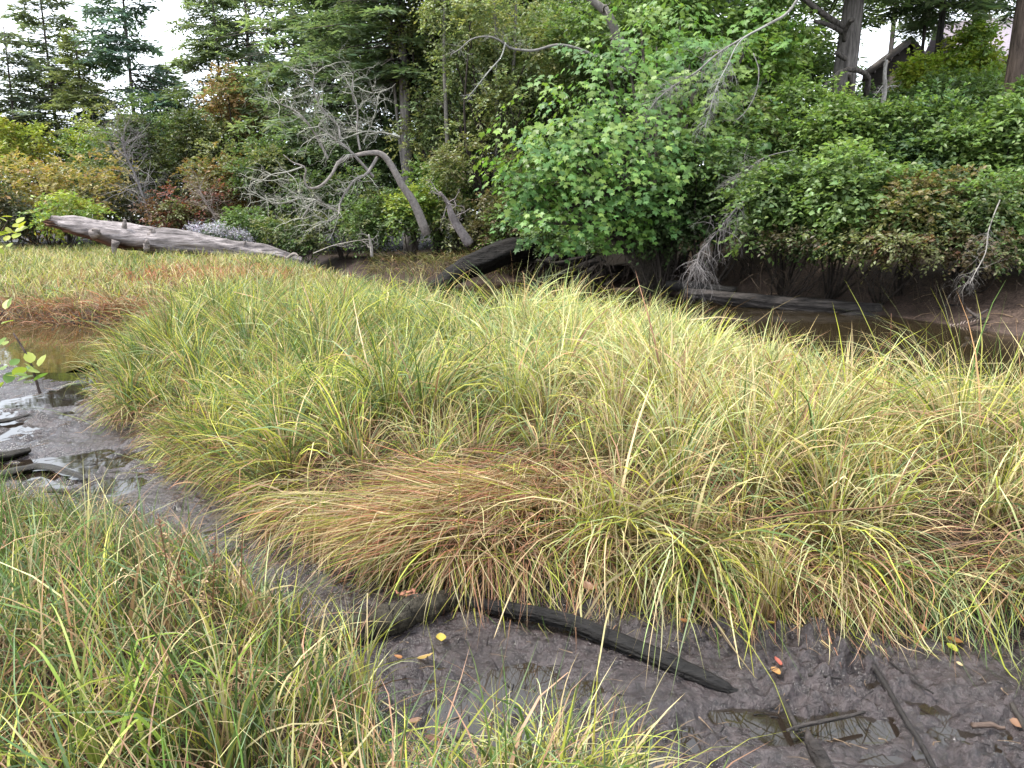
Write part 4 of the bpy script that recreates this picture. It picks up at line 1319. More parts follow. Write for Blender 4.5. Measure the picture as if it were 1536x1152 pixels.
for lab, pts, Y, rd in (('slender grey trunk in the alders right of the dead tree', [(682, 330), (678, 280), (672, 220), (668, 150), (666, 60), (668, -40)], 26.6, .11),
                        ('slender trunk rising through the alders above the leaning black trunk', [(772, 300), (770, 230), (768, 150), (772, 70), (775, -40)], 26.6, .10),
                        ('thin pale trunk close behind the dead tree trunk', [(612, 300), (603, 240), (597, 190), (590, 110), (586, 30), (584, -60)], 29.5, .09),
                        ('thin dark trunk in the shade left of the maple', [(735, 330), (742, 260), (746, 190), (744, 90), (740, -40)], 26.4, .08)):
    bare('slender_trunk', lab, 'tree trunk', pts, Y, [rd, rd * .8, rd * .55], (.17, .155, .14), 7, 600 + pts[0][0], (.4, 1.0), group='slender trunks in the alders')

# ------------------------------------------------------------------ grey fallen log on the meadow
r = np.random.default_rng(71)
lg = [(452, 392), (400, 380), (340, 375), (280, 368), (220, 362), (170, 354), (120, 343), (68, 333)]
lp = [P(a, b, 24.6 - .2 * i) for i, (a, b) in enumerate(lg)]
fl = empty('fallen_log', lp[3], 'huge weathered grey fallen log lying on the meadow with its left end raised', 'log')
mb = MB()
n, sd = 90, 30
line = smooth_line(lp, n)
rad = np.interp(np.linspace(0, 1, n), [0, .12, .3, .5, .7, .85, 1], [.12, .23, .34, .42, .39, .31, .17])
T = nrm(np.gradient(line, axis=0))
W = nrm(np.cross(T, np.array([0, 0, 1.0])))
U = np.cross(W, T)
a = np.arange(sd) / sd * 2 * math.pi
tt = np.linspace(0, 1, n)[:, None] * np.ones((1, sd))
aa = np.ones((n, 1)) * a[None]
rr = rad[:, None] * (1 + (.55 + .8 * sstep(.75, 1, tt)) * (fbm(aa * 2.2 + 5, tt * 7, 171, 3) - .5) + .62 * (fbm(np.sin(aa) * 6 + 20, tt * 9 + np.cos(aa) * 6, 172, 4) - .5))
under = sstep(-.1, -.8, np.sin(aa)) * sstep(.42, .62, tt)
rr = rr * (1 - .28 * under * (.5 + fbm(aa * 3, tt * 14, 173, 3)))
rr = rr * (1 + .30 * (fbm(np.cos(aa) * 4 + 30, np.sin(aa) * 4 + tt * 2.2, 176, 3) - .5))
rr[-1] *= .5 + .9 * r.random(sd)
V = line[:, None] + rr[..., None] * (np.cos(a)[None, :, None] * W[:, None] + np.sin(a)[None, :, None] * U[:, None])
V[-8:] = V[-8:] - T[-8:, None] * (np.linspace(0, .5, 8)[:, None] * r.random((1, sd)))[..., None]
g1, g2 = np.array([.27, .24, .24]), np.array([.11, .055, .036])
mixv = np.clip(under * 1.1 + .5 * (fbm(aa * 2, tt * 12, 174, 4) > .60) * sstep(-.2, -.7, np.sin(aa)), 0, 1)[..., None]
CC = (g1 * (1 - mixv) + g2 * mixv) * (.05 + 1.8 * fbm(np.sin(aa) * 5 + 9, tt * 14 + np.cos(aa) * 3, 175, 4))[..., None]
ii, jj = np.meshgrid(np.arange(n - 1), np.arange(sd), indexing='ij')
q = np.stack([ii * sd + jj, ii * sd + (jj + 1) % sd, (ii + 1) * sd + (jj + 1) % sd, (ii + 1) * sd + jj], -1).reshape(-1, 4)
mb.add(V, q, None, CC.reshape(-1, 3))
for e, cc in ((0, line[0]), (n - 1, line[-1] - T[-1] * -.1)):
    ring = V[e]
    mb.add(np.concatenate([ring, [cc]]), None, [(k, (k + 1) % sd, sd) for k in range(sd)], (.16, .09, .06))
part(mb, 'trunk', M_LOG, fl)
for (x0, y0, x1, y1, rd, dy) in ((184, 352, 187, 329, .10, 0), (222, 355, 226, 342, .13, 0), (174, 362, 172, 386, .09, -.35), (136, 352, 138, 344, .10, -.4), (366, 372, 368, 362, .07, 0), (216, 372, 220, 360, .12, -.4)):
    mb = MB()
    Yb = float(np.interp(x0, [68, 452], [23.2, 24.6])) - .1 + dy
    tube(mb, smooth_line([P(x0, y0, Yb), P((x0 + x1) / 2 + 1, (y0 + y1) / 2, Yb), P(x1, y1, Yb - .05)], 6), [rd * 1.3, rd * .85, rd * .4], 8, (.24, .21, .20), .30, r)
    part(mb, 'branch_stub', M_LOG, fl)
# rotten chips by its right end
bare('driftwood_stick', 'pale broken stick lying past the thin end of the grey log', 'stick', [(430, 388), (440, 381), (448, 384)], 24.0, [.06, .07, .03], (.24, .21, .19), 0, 66)

# lilac flowers behind the log
r = np.random.default_rng(81)
for (px, py, w, h, lab) in ((312, 350, 56, 20, 'left patch of lilac flowers just behind the grey log'), (350, 356, 54, 18, 'right patch of lilac flowers near the thin end of the grey log'),
                            (378, 367, 26, 9, 'small clump of pale lilac flowers beside the stub on the grey log')):
    c = P(px, py + 10, 26.2)
    c[2] = hz(c[0], c[1])
    o = empty('flower_clump', c, lab, 'flowers', 'lilac flowers behind the log')
    n = int(w * 5)
    zt = P(px, py - h / 2, 26.2)[2] - c[2]
    x = c[0] + r.uniform(-w / 2, w / 2, n) * 26 / F
    y = c[1] + r.uniform(-.3, .3, n)
    zz = np.array([hz(a, b) for a, b in zip(x, y)])
    L = np.full(n, zt) * r.uniform(.75, 1.1, n)
    mb = MB()
    cg = pick(r, n, [((.07, .12, .05), 1), ((.10, .14, .07), 1)])
    blades(mb, np.stack([x, y, zz], 1), r.uniform(0, 6.28, n), r.uniform(0, .2, n), r.uniform(0, .4, n), L, np.full(n, .03), 4, cg, cg, cg, r, floor=False)
    part(mb, 'stem', M_GRASS, o)
    mb = MB()
    top = np.stack([x, y, zz + L * .95], 1)
    for _ in range(3):
        sprays(mb, top + r.normal(0, .06, (n, 3)) * np.array([1, 1, 1.6]), r.normal(0, 1, (n, 3)) + np.array([0, 0, 1.0]), np.full(n, .06), 4, .034, .026, 0, pick(r, n, [((.46, .44, .50), 2), ((.56, .55, .58), 1.8), ((.36, .33, .43), 1)]), r)
    part(mb, 'flower', M_PETAL, o)

# ------------------------------------------------------------------ far bank: leaning black trunk, roots, sunken logs
BLK = (.010, .0085, .0075)
r = np.random.default_rng(91)


def wet_log(name, label, cat, pts, rad, col=BLK, sides=12, n=24, rough=.10, mat=None, seed=0, flat=1.0, group=None, ridge=0.0):
    r = np.random.default_rng(200 + seed)
    pts = [np.asarray(p, float) for p in pts]
    mb = MB()
    tube(mb, smooth_line(pts, n), rad, sides, col, rough, r, True, flat, ridge)
    return tag(mb.build(name, mat or M_WETLOG, origin=pts[0]), label, cat, group)


wet_log('leaning_trunk', 'thick black trunk leaning from the water up to the bank beside the dark hollow', 'log',
        [P(655, 432, 20.2), P(690, 405, 20.6), P(730, 388, 21.0), P(775, 372, 21.6), P(830, 378, 22.6)], [.24, .28, .33, .34, .26], (.013, .011, .010), 30, 60, .015, seed=1, ridge=1.0, mat=M_BLACKLOG)
root_o = empty('root_mass', P(880, 405, 20.5), 'dark tangle of roots under the maple at the edge of the hollow', 'roots')
for k, pts in enumerate(([(900, 392), (870, 402), (840, 412), (810, 424), (790, 430)], [(905, 395), (880, 410), (862, 422), (858, 430)], [(930, 400), (900, 412), (880, 425), (868, 433)],
                         [(960, 400), (930, 415), (905, 428)], [(985, 405), (960, 418), (950, 428)], [(890, 385), (860, 392), (835, 396), (805, 390)], [(840, 385), (820, 392), (812, 402)])):
    mb = MB()
    tube(mb, smooth_line([P(a, b, 20.6 - .25 * i) for i, (a, b) in enumerate(pts)], 14), [.17, .14, .09, .04] if k < 3 else [.10, .07, .03], 12, (.016, .0125, .011), .10, r, ridge=.9)
    part(mb, 'root', M_BLACKLOG, root_o)
rt = MB()
for k in range(150):
    x = r.uniform(790, 1130)
    y = r.uniform(380, 402)
    gnarl(rt, P(x, y, 20.6 - (x - 800) * .007), (r.normal(0, .5), -.4, -1), r.uniform(.25, .7), .014, 1, r, (.02, .015, .012), droop=.2, kids=3, sides=3)
part(rt, 'rootlets', M_DEAD, root_o)
# overhanging turf above the hollow
ov = MB()
nu, nv = 40, 14
uu, vv = np.meshgrid(np.linspace(0, 1, nu), np.linspace(0, 1, nv), indexing='ij')
A0, A1, A2 = P(748, 372, 22.0), P(850, 386, 20.9), P(1010, 398, 19.3)
fr = smooth_line([A0, A1, A2], nu)
bkdir = nrm(np.array([.45, 1.0, 0]))
wob = fbm(uu * 9, vv * 3, 211, 3) - .5
base_xy = fr[:, None, :] + bkdir * (vv * 3.6 + .5 * wob)[..., None]
top = base_xy.copy()
top[..., 2] = .90 + .18 * vv + .22 * (fbm(uu * 12, vv * 6, 212, 4) - .5) - .25 * (1 - vv) ** 4
bot = base_xy.copy()
bot[..., 2] = .66 + .12 * (fbm(uu * 14, vv * 5, 213, 4) - .5) + .05 * vv
i_, j_ = np.meshgrid(np.arange(nu - 1), np.arange(nv - 1), indexing='ij')
q_ = np.stack([i_ * nv + j_, (i_ + 1) * nv + j_, (i_ + 1) * nv + j_ + 1, i_ * nv + j_ + 1], -1).reshape(-1, 4)
rim = [(k, 0) for k in range(nu)] + [(nu - 1, k) for k in range(1, nv)] + [(k, nv - 1) for k in range(nu - 2, -1, -1)] + [(0, k) for k in range(nv - 2, 0, -1)]
rid_ = np.array([a * nv + b for a, b in rim])
nr = nu * nv
side_ = np.stack([rid_, np.roll(rid_, -1), np.roll(rid_, -1) + nr, rid_ + nr], 1)
ov.add(np.concatenate([top.reshape(-1, 3), bot.reshape(-1, 3)]), np.concatenate([q_, q_[:, ::-1] + nr, side_]), None, (.011, .0085, .0065))
tag(ov.build('overhanging_bank', M_GROUND), kind='structure')
# dry grass on the far bank top between the forked stump and the hollow
fg = MB()
n = 2600
gx_, gy_ = r.uniform(-4.6, .2, n), r.uniform(21.9, 25.5, n)
dd_ = sdf(gx_, gy_, FAR)
k = (dd_ > .35) & (dd_ < 1.9)
gx_, gy_, n = gx_[k], gy_[k], int(k.sum())
cm = pick(r, n, [(np.array([.16, .17, .06]), 3), (ST * .7, 1.5), (TN * .8, 1.2)])
blades(fg, np.stack([gx_, gy_, height(gx_, gy_, False)[0]], 1), r.normal(-1.7, .8, n), r.uniform(.3, .9, n), r.uniform(.8, 1.8, n), r.uniform(.3, .65, n), r.uniform(.012, .022, n), 4, cm * .6, cm, cm, r, 1.2)
tag(fg.build('far_bank_grass', M_GRASS), 'dry olive grass hanging over the top of the far bank by the forked stump', 'grass', kind='stuff')
wet_log('sunken_log', 'long dark log lying half sunk along the far water edge', 'log',
        [P(1030, 440, 16.6), P(1110, 448, 16.0), P(1200, 458, 15.4), P(1290, 466, 15.0), P(1322, 467, 14.9)], [.13, .16, .17, .18, .15], (.045, .039, .036), 24, 60, .02, seed=2, ridge=1.0, flat=.85, mat=M_BLACKLOG)
wet_log('split_plank', 'split dark slab of wood at the right end of the sunken log', 'log', [P(1255, 476, 14.7), P(1300, 474, 14.6), P(1345, 474, 14.5)], [.08, .10, .04], (.022, .019, .018), 7, 12, .15, seed=3, flat=.6)
wet_log('sunken_log', 'short black log on the far mud below the drooping dead branch', 'log', [P(1000, 428, 17.6), P(1050, 430, 17.2), P(1105, 436, 16.8)], [.12, .13, .09], BLK, 10, 14, .1, seed=4)
wet_log('sunken_branch', 'thin dark branch lying along the mud above the sunken log', 'branch', [P(1110, 445, 16.6), P(1160, 446, 16.4), P(1230, 449, 16.0)], [.05, .05, .03], (.018, .015, .013), 7, 14, .1, seed=5)
wet_log('snagged_branch', 'dark twig stuck in the far mud at the right', 'branch', [P(1475, 480, 12.6), P(1458, 470, 12.8), P(1450, 462, 12.9)], [.03, .03, .015], (.05, .04, .035), 6, 10, .1, seed=6)
wet_log('snagged_branch', 'dark forked twig leaning on the far mud near the pale pegs', 'branch', [P(1452, 478, 12.8), P(1470, 472, 12.8), P(1482, 464, 12.8)], [.03, .025, .015], (.05, .04, .035), 6, 10, .1, seed=7)
for k in range(9):
    c = P(1424 + k * 5.2, 476 + k * 1.1 + r.normal(0, .6), 13.1)
    c[2] = hz(c[0], c[1])
    mb = MB()
    tube(mb, [c - np.array([0, 0, .03]), c + np.array([.015 + r.normal(0, .01), -.01, .02]), c + np.array([.03 + r.normal(0, .008), -.015, .045 + r.normal(0, .012)])], [.012, .010, .005], 6, (.30, .24, .21), .1, r)
    tag(mb.build('peg', M_DEAD, origin=c), '%s pale peg from the left in the row in the far mud' % ('first second third fourth fifth sixth seventh eighth ninth'.split()[k]), 'peg', 'row of pale pegs in the far mud')

# ------------------------------------------------------------------ house on the hill
Hc = P(1365, 130, 34)
Hc[2] = hz(Hc[0], Hc[1])
house = empty('house', Hc, 'dark house with a lilac-grey roof half hidden on the hill at top right', 'house')


def prism(mb, A, B):
    """two matching outlines joined by side faces"""
    A, B = np.asarray(A), np.asarray(B)
    n = len(A)
    tri = [(0, k + 1, k) for k in range(1, n - 1)] + [(n, n + k, n + k + 1) for k in range(1, n - 1)]
    mb.add(np.concatenate([A, B]), [(k, (k + 1) % n, n + (k + 1) % n, n + k) for k in range(n)], tri)


ap, el, er = P(1366, 58, 33.2), P(1294, 112, 32.6), P(1428, 92, 34.6)
er[2] = el[2]
dep = nrm(np.array([.45, 1.0, 0])) * 7
out_ = -dep / 7 * .5
gz = Hc[2] - .3


def lerp(a, b, t):
    return a * (1 - t) + b * t


mb = MB()
e1, e2 = lerp(ap, el, .86), lerp(ap, er, .86)
A = [np.array([e1[0], e1[1], gz]), np.array([e2[0], e2[1], gz]), e2 - [0, 0, .15], ap - [0, 0, .15], e1 - [0, 0, .15]]
prism(mb, A, [p + dep for p in A])
wall = part(mb, 'wall', M_SIDING, house, False)
for e in (el, er):
    mb = MB()
    A = [ap + out_, e + out_, e + out_ - [0, 0, .16], ap + out_ - [0, 0, .16]]
    prism(mb, A, [p + dep * 1.1 for p in A])
    part(mb, 'roof', M_TRIM, house, False)
    mb = MB()
    o2 = out_ * 1.04
    A = [ap + o2 + [0, 0, .03], e + o2 + [0, 0, .03], e + o2 - [0, 0, .30], ap + o2 - [0, 0, .30]]
    prism(mb, A, [p + dep * .008 for p in A])
    part(mb, 'bargeboard', M_TRIM, house, False)
for k in range(6):
    t = (k + .5) / 6
    e = lerp(ap, el, t) + out_ * .5 - [0, 0, .26]
    mb = MB()
    tube(mb, [e - out_ * .5, e + out_ * .45], [.06], 4, (.1, .09, .08), 0, r)
    part(mb, 'rafter', M_TRIM, house, False)
wx = nrm(e2 - e1) * np.array([1, 1, 0])
wc = lerp(e1, e2, .42)
for off, wd_, zz in ((0.0, .55, .45), (1.5, .55, .45)):
    cw = wc + wx * (off - .6) + out_ * .12
    A = [cw + wx * s * wd_ + np.array([0, 0, h - zz]) for s, h in ((-.5, -.9), (.5, -.9), (.5, 0), (-.5, 0))]
    mb = MB()
    prism(mb, A, [p + dep * .02 for p in A])
    wn = part(mb, 'window', M_TRIM, house, False)
    A = [cw + wx * s * wd_ * .8 + np.array([0, 0, h - zz]) + out_ * .03 for s, h in ((-.5, -.82), (.5, -.82), (.5, -.08), (-.5, -.08))]
    mb = MB()
    prism(mb, A, [p + dep * .004 for p in A])
    part(mb, 'pane', M_GLASS, wn, False)
# main wing to the right with the larger roof
w0, w1 = P(1440, 90, 34.5), P(1640, 78, 33.0)
w1[2] = w0[2]
bk = np.array([.25, 1.0, 0]) * 4.2
A = [w0, w1, w1 + bk + [0, 0, 2.5], w0 + bk + [0, 0, 2.5]]
mb = MB()
prism(mb, A, [p - [0, 0, .18] for p in A])
part(mb, 'roof', M_ROOF, house, False)
A = [w0 + bk + [0, 0, 2.5], w1 + bk + [0, 0, 2.5], w1 + bk * 2, w0 + bk * 2]
mb = MB()
prism(mb, A, [p - [0, 0, .18] for p in A])
part(mb, 'roof', M_ROOF, house, False)
i0, i1 = lerp(w0, w1, .03) + bk * .14, lerp(w0, w1, .97) + bk * .14
mb = MB()
A = [np.array([i0[0], i0[1], gz]), np.array([i1[0], i1[1], gz]), i1 + [0, 0, .1], i0 + [0, 0, .1]]
prism(mb, A, [p + bk * 1.7 for p in A])
part(mb, 'wall', M_SIDING, house, False)
mb = MB()
A = [w0 - bk * .01, w1 - bk * .01, w1 - bk * .01 - [0, 0, .22], w0 - bk * .01 - [0, 0, .22]]
prism(mb, A, [p - bk * .012 for p in A])
part(mb, 'gutter', M_TRIM, house, False)

# ------------------------------------------------------------------ wood and leaves on the near mud
DKW = (.022, .019, .018)


def on_mud(px, py, lift=0.0):
    c = G(px, py, 0.0)
    o5 = np.array([0, .02, -.02, 0, 0]), np.array([0, 0, 0, .02, -.02])
    c[2] = max(float(np.sort(height(c[0] + o5[0], c[1] + o5[1])[0])[3]), .002) + lift
    return c


wet_log('black_branch', 'thick black branch sloping from under the grass out to a split tip on the mud', 'branch',
        [G(700, 903, .06), G(775, 916, .085), G(850, 932, .085), G(930, 962, .075), G(1020, 1000, .065), G(1080, 1026, .05), G(1112, 1040, .035)],
        [.030, .036, .038, .040, .036, .026, .004], (.011, .010, .0098), 22, 80, .025, seed=11, ridge=.9, flat=.85)
ml = wet_log('mossy_log', 'short grey-green log half sunk at the foot of the bank with orange bark on it', 'log',
             [on_mud(480, 985, .03), on_mud(545, 975, .05), on_mud(600, 960, .06), on_mud(650, 935, .05), on_mud(692, 905, .03)], [.07, .066, .058, .052, .042], (.055, .048, .036), 24, 60, .06, ridge=.8, mat=M_BARK, seed=12)
mb = MB()
for k in range(16):
    c = on_mud(r.uniform(596, 632), r.uniform(930, 950)) + np.array([0, 0, .10])
    tube(mb, [c, c + np.array([r.normal(0, .013), r.normal(0, .009), .004])], [.008, .009], 5, (.30, .14, .09), .3, r, True, .4)
fb = mb.build('bark_flake', M_FUNGI, parent=ml, origin=ml.location)
fb.location = (0, 0, 0)
for i_, (lab, pts, rr, cl_) in enumerate((
        ('long thin dark stick running down the mud to the bottom edge', [(1270, 950), (1300, 985), (1330, 1030), (1355, 1075), (1380, 1115), (1402, 1155)], [.009, .011, .011, .010, .010], DKW),
        ('short dark stick pointing left across a brown puddle', [(1180, 1096), (1215, 1086), (1255, 1078), (1297, 1068)], [.006, .008, .008, .006], (.04, .034, .031)),
        ('half buried stick left of the short dark stick', [(1172, 1045), (1185, 1070), (1195, 1095)], [.010, .012, .008], (.032, .027, .025)),
        ('stick leaning at the right edge of the mud', [(1506, 1030), (1520, 1060), (1540, 1095)], [.009, .010, .010], (.045, .039, .034)),
        ('stubby pale ended stick lying near the right edge', [(1458, 1088), (1485, 1088), (1508, 1092)], [.010, .011, .006], (.10, .07, .055)),
        ('thin dark twig beside the long thin stick', [(1325, 985), (1350, 1005), (1375, 1025), (1400, 1040)], [.005, .005, .004], DKW),
        ('dark twig at the foot of the bank at the right edge', [(1495, 955), (1515, 975), (1536, 995)], [.010, .012, .010], DKW),
        ('thin twig lying under the hanging grass by the black branch', [(1212, 1012), (1235, 1014), (1262, 1018)], [.006, .006, .004], DKW))):
    wet_log('stick', lab, 'stick', [G(a, b, .05) for a, b in pts], rr, cl_, 7, 18, .08, seed=20 + i_, group='sticks lying on the mud')
wet_log('broken_stake', 'broken pointed stake of dark wood rising from the mud at the bottom edge', 'stick', [on_mud(1250, 1190, -.05), on_mud(1225, 1150, .03), on_mud(1208, 1125, .06)], [.030, .028, .006], (.028, .023, .021), 9, 12, .1, seed=30)
for i_, (lab, pts, rr) in enumerate((
        ('dark plank of driftwood at the left edge, upper of two', [(-40, 700), (10, 692), (45, 684)], [.07, .08, .05]),
        ('dark curved driftwood below the upper plank at the left edge', [(-30, 735), (30, 712), (65, 706), (110, 720), (130, 728)], [.07, .06, .05, .035, .02]),
        ('thin dark board lying on the wet mud at the left edge', [(-30, 640), (10, 636), (45, 628)], [.035, .04, .02]),
        ('dark stick between puddles on the left mud', [(70, 752), (120, 752), (170, 770), (195, 778)], [.025, .03, .025, .015]))):
    wet_log('driftwood', lab, 'driftwood', [on_mud(a, b, .03) for a, b in pts], [q * .8 for q in rr], (.022, .019, .015), 16, 40, .03, seed=40 + i_, flat=.5, ridge=1.0, group='driftwood on the left mud')

LEAF2 = np.array([(0, 0), (.22, .18), (.30, .45), (.20, .78), (0, 1.0), (-.20, .78), (-.30, .45), (-.22, .18)])


def fallen(px, py, size, col, label, lift=.012, yaw=None, hgt=0):
    c = on_mud(px, py, lift)
    mb = MB()
    a = r.uniform(0, 6.28) if yaw is None else yaw
    u, v = np.array([math.cos(a), math.sin(a), r.normal(0, .15)]), np.array([-math.sin(a), math.cos(a), r.normal(0, .25)])
    pts = [c + size * (x * v + (y - .5) * u) + np.array([0, 0, size * (.75 * abs(x) + .8 * (y - .5) ** 2 + hgt * y)]) for x, y in LEAF2]
    mid = [c + size * (y - .5) * u + np.array([0, 0, size * (.8 * (y - .5) ** 2 + hgt * y)]) for y in (.2, .45, .8)]
    Vv = np.array(pts + mid)
    tri = [(0, 1, 8), (1, 2, 9), (1, 9, 8), (2, 3, 10), (2, 10, 9), (3, 4, 10), (4, 5, 10), (5, 6, 9), (5, 9, 10), (6, 7, 8), (6, 8, 9), (7, 0, 8)]
    mb.add(Vv, None, tri, np.array(col) * (1 + r.normal(0, .1, (len(Vv), 1))))
    tag(mb.build('fallen_leaf', M_LEAF, origin=c), label, 'leaf', 'leaves fallen on the mud')


LO, LY, LB, LP = (.36, .17, .07), (.50, .39, .08), (.20, .095, .06), (.34, .20, .13)
for a_ in ((662, 978, .075, LY, 'yellow oval leaf lying on the mud beside the mossy log', .02, 1.75),
           (638, 1002, .07, (.62, .42, .26), 'pale curled leaf just below the yellow oval leaf'),
           (598, 1006, .045, LO, 'small orange leaf left of the pale curled leaf'),
           (622, 1102, .06, LP, 'pinkish brown leaf near the bottom left puddle'),
           (650, 1118, .07, LB, 'dark brown leaf beside the bottom left puddle'),
           (960, 893, .045, LO, 'bright orange leaf under the hanging grass above the black branch'),
           (880, 925, .08, LP, 'long peach leaf resting on top of the black branch', .05),
           (792, 938, .05, LO, 'rust leaf hanging at the grass edge left of the black branch', .05),
           (1025, 962, .05, LO, 'orange leaf on the mud right of the thick part of the black branch'),
           (1130, 929, .045, LP, 'pink leaf standing at the foot of the hanging grass', .02),
           (1155, 957, .04, LY, 'small yellow leaf below the pink standing leaf'),
           (1165, 1017, .05, (.5, .14, .10), 'red leaf right of the tip of the black branch'),
           (1162, 1029, .055, (.55, .30, .12), 'tan leaf touching the red leaf near the branch tip'),
           (1254, 948, .06, LY, 'curled yellow leaf at the top of the long thin stick', .02),
           (1348, 962, .055, LP, 'pale orange leaf between the long stick and the right leaves', .02),
           (1380, 974, .05, (.48, .2, .11), 'red-brown leaf right of the pale orange leaf', .02),
           (1428, 990, .065, LO, 'orange leaf lying on a green one at the right'),
           (1425, 1000, .06, (.45, .48, .06), 'yellow-green leaf under the orange one at the right'),
           (1436, 1019, .03, (.6, .45, .25), 'tiny pale leaf below the green and orange pair'),
           (1524, 1098, .05, LP, 'brown leaf at the end of the stubby stick'),
           (605, 910, .05, LP, 'faded leaf on the mud above the mossy log'),
           (600, 880, .05, (.66, .58, .42), 'cream leaf caught in the hanging grass above the mossy log', .12),
           (796, 874, .05, LP, 'peach leaf caught in the hanging grass above the black branch', .18),
           (540, 885, .06, LB, 'brown leaf on the mud at the left end of the hanging grass')):
    fallen(*a_)

# bits of straw and black twig strewn on the mud
r = np.random.default_rng(93)
lt = MB()
n = 0
while n < 420:
    a_, b_ = r.uniform(-.7, 2.6), r.uniform(2.0, 3.5)
    if n > 300:
        a_, b_ = r.uniform(-5.2, -1.6), r.uniform(4.4, 8)
    q_ = np.array([a_]), np.array([b_])
    if sdf(*q_, MARSH)[0] > 0 or sdf(*q_, NEAR)[0] > 0:
        continue
    n += 1
    t_, L_ = r.uniform(0, 6.28), r.uniform(.015, .09) * (1 + (n > 300))
    e_ = np.array([math.cos(t_), math.sin(t_)]) * L_
    z0 = hz(a_, b_) + .02
    z1 = hz(a_ + e_[0], b_ + e_[1]) + .02 + (r.random() < .15) * .02
    tube(lt, [(a_, b_, max(z0, .004)), (a_ + e_[0] * .5 + r.normal(0, .006), b_ + e_[1] * .5, max(z0 * .5 + z1 * .5, .004) + .004), (a_ + e_[0], b_ + e_[1], max(z1, .004))],
         [r.uniform(.0012, .0035), .001], 4, (.012, .010, .010) if r.random() < .7 else (.20, .14, .09), 0, None, cap=False)
for k in range(170):
    q_ = G(r.uniform(1010, 1536), r.uniform(430, 500), .2)
    q_[2] = hz(q_[0], q_[1]) + .015
    t_, L_ = r.uniform(0, 6.28), r.uniform(.05, .5)
    e_ = q_ + np.array([math.cos(t_) * L_, math.sin(t_) * L_, 0])
    e_[2] = hz(e_[0], e_[1]) + .02
    tube(lt, [q_, q_ * .5 + e_ * .5 + np.array([0, 0, .03]), e_], [r.uniform(.006, .014), .004], 4, (.012, .010, .009) if r.random() < .6 else (.16, .11, .07), 0, None, cap=False)
tag(lt.build('mud_litter', M_WETLOG), 'bits of straw and black twig strewn over the wet mud', 'litter', kind='stuff')
hr = MB()
for k in range(120):
    x = r.uniform(1120, 1560)
    q_ = P(x, 412 + r.normal(0, 9) + (x > 1300) * (x - 1300) * .10, 0.0 + np.interp(x, [1120, 1536], [16.6, 13.6]) + r.uniform(-.1, .5))
    q_[2] = max(q_[2], hz(q_[0], q_[1]) + .1)
    gnarl(hr, q_, (r.normal(0, .6), -.7, -.5), r.uniform(.25, .75), .009, 1, r, (.075, .055, .04) if r.random() < .6 else (.03, .023, .018), droop=.22, kids=3, sides=3)
tag(hr.build('hanging_roots', M_DEAD), 'brown roots and dry stems hanging over the cut mud of the far bank', 'roots', kind='stuff')

# ------------------------------------------------------------------ near twigs and stalks
r = np.random.default_rng(95)


def seed_stalk(px, py, z, top_py, label, col, lean=0.0, rad=.0028, seeds=26, ss=.012):
    c = G(px, py, z)
    c[2] = hz(c[0], c[1])
    t = P(px + lean, top_py, c[1])
    o = empty('seed_stalk', c, label, 'stalk', 'dry seed stalks in the grass')
    ln = smooth_line([c, c * .5 + t * .5 + r.normal(0, .012, 3), t], 12)
    mb = MB()
    tube(mb, ln, [rad, rad * .6], 5, col, .05, r)
    part(mb, 'stalk', M_GRASS, o)
    mb = MB()
    u = r.uniform(.5, 1, seeds)
    pts = np.array([ln[min(int(q * 11), 11)] for q in u]) + r.normal(0, .003, (seeds, 3))
    sprays(mb, pts, r.normal(0, .6, (seeds, 3)) + np.array([0, 0, 1.0]), np.full(seeds, .03), 3, ss, ss * .55, 0, np.tile(np.array(col) * 1.2, (seeds, 1)), r)
    tag(part(mb, 'seed_head', M_GRASS, o), kind='stuff')


RUST, PALEST = (.15, .075, .04), (.34, .24, .14)
for a_ in ((300, 1010, .2, 850, 'pale dry seed stalk leaning right among the near grass', PALEST, 12), (245, 1000, .2, 770, 'tallest rusty seed stalk in the near grass', RUST, -8),
           (268, 1010, .2, 800, 'rusty seed stalk next to the tallest one', RUST, 6), (320, 1000, .2, 800, 'brown seed stalk right of the pale one', RUST, 4),
           (255, 980, .2, 790, 'buff seed stalk between the rusty ones', PALEST, -2), (362, 960, .2, 790, 'thin dark seed stalk by the drooping sedge edge', RUST, 2),
           (258, 560, .3, 430, 'tall dark dock stalk standing in the left sedge', (.10, .06, .045), -14), (232, 470, .4, 405, 'thin rust dock stalk on the meadow behind the left sedge', RUST, 0),
           (875, 720, .3, 570, 'dark stalk standing in the straw grass right of the middle tuft', (.13, .08, .045), 6), (700, 840, .3, 690, 'yellowing stalk standing in the trodden swathe', (.30, .26, .05), -8),
           (965, 640, .3, 440, 'thin brown stalk rising above the grass before the roots', RUST, 10), (1325, 700, .3, 470, 'thin brown stalk rising before the sunken log', RUST, 12)):
    seed_stalk(*a_)
for lab, pts in (('brown bent stem lying across the grass right of the middle', [(885, 690), (930, 730), (960, 750)]), ('long reddish stem lying across the grass at the lower right', [(1120, 780), (1220, 768), (1330, 760), (1400, 745)]),
                 ('brown stem leaning in the grass at the right', [(1390, 650), (1350, 720), (1320, 770)])):
    wet_log('dry_stalk', lab, 'stalk', [G(a, b, .62) for a, b in pts], [.004, .004, .002], (.16, .09, .05), 5, 14, .05, mat=M_DEAD, seed=60 + int(pts[0][0]) % 30)

# sprigs of green leaves reaching in at the left edge, nearer than the pool
OVAL = LEAF2


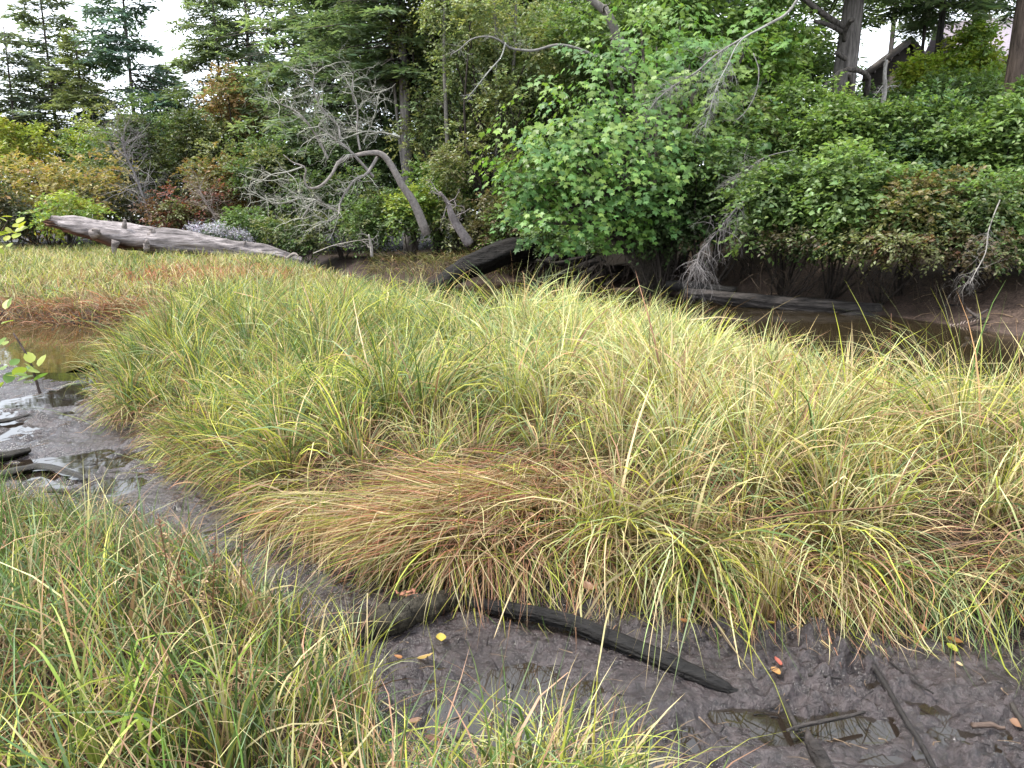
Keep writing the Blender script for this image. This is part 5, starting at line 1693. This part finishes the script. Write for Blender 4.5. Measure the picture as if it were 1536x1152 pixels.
def sprig(label, line_px, Y, leaves, size, cols, leafm, rad=(.006, .003), name='leafy_sprig'):
    pts = [P(a, b, Y + .02 * i) for i, (a, b) in enumerate(line_px)]
    o = empty(name, pts[0], label, 'sprig')
    ln = smooth_line(pts, 16)
    mb = MB()
    tube(mb, ln, rad, 6, (.07, .05, .045), .06, r)
    part(mb, 'stem', M_BARK, o)
    for (px, py, k) in leaves:
        c = P(px, py, Y + r.normal(0, .05))
        me = leafm[k % len(leafm)]
        lo = bpy.data.objects.new('leaf', me)
        COL.objects.link(lo)
        lo.parent = o
        lo.location = tuple(c - pts[0])
        lo.rotation_euler = (r.normal(.45, .4), r.normal(0, .35), r.normal(0, 1.2) + (3.14 if r.random() < .5 else 0) * 0)
        s = size * r.uniform(.75, 1.2)
        lo.scale = (s, s, s)


def leaf_meshes(cols):
    out = []
    for cl_ in cols:
        mb = MB()
        pts = [(x * 1.15, y, .3 * abs(x)) for x, y in OVAL] + [(0, .2, 0), (0, .45, .02), (0, .8, 0)]
        tri = [(0, 1, 8), (1, 2, 9), (1, 9, 8), (2, 3, 10), (2, 10, 9), (3, 4, 10), (4, 5, 10), (5, 6, 9), (5, 9, 10), (6, 7, 8), (6, 8, 9), (7, 0, 8)]
        mb.add(pts, None, tri, cl_)
        out.append(mb.mesh('leaf', M_LEAF))
    return out


lm1 = leaf_meshes([(.16, .24, .05), (.24, .30, .06), (.12, .21, .05), (.30, .34, .07)])
lm2 = leaf_meshes([(.34, .36, .05), (.28, .34, .045)])
sprig('dark thorny sprig with small green leaves in front of the pool at the left edge', [(60, 590), (52, 565), (44, 540), (30, 515), (20, 500)], 3.0,
      [(5, 555, 0), (18, 562, 1), (30, 558, 2), (42, 565, 0), (50, 556, 1), (58, 550, 3), (10, 575, 2), (25, 572, 0), (36, 575, 1), (50, 572, 2), (46, 545, 3), (60, 558, 1), (15, 548, 2), (-4, 565, 0), (2, 580, 1), (28, 566, 3), (-2, 550, 1), (40, 552, 2)],
      .058, None, lm1)
sprig('thin sprig tip with a few leaves above the pool at the left edge', [(-25, 510), (-8, 485), (6, 466)], 2.9, [(8, 464, 3), (2, 486, 1), (-4, 520, 0), (6, 518, 1), (12, 462, 0)], .05, None, lm1, (.004, .002))
sprig('bright yellow-green leaf spray at the left edge beside the grey log', [(-30, 400), (-12, 370), (4, 345), (12, 330)], 5.0,
      [(2, 325, 0), (10, 332, 1), (18, 340, 0), (25, 335, 1), (14, 350, 0), (22, 348, 1), (5, 345, 0), (-4, 338, 1), (8, 362, 0), (16, 370, 1), (2, 372, 0), (20, 358, 1), (-6, 356, 0), (28, 343, 0), (6, 382, 1), (0, 352, 1)],
      .075, None, lm2, (.006, .003))
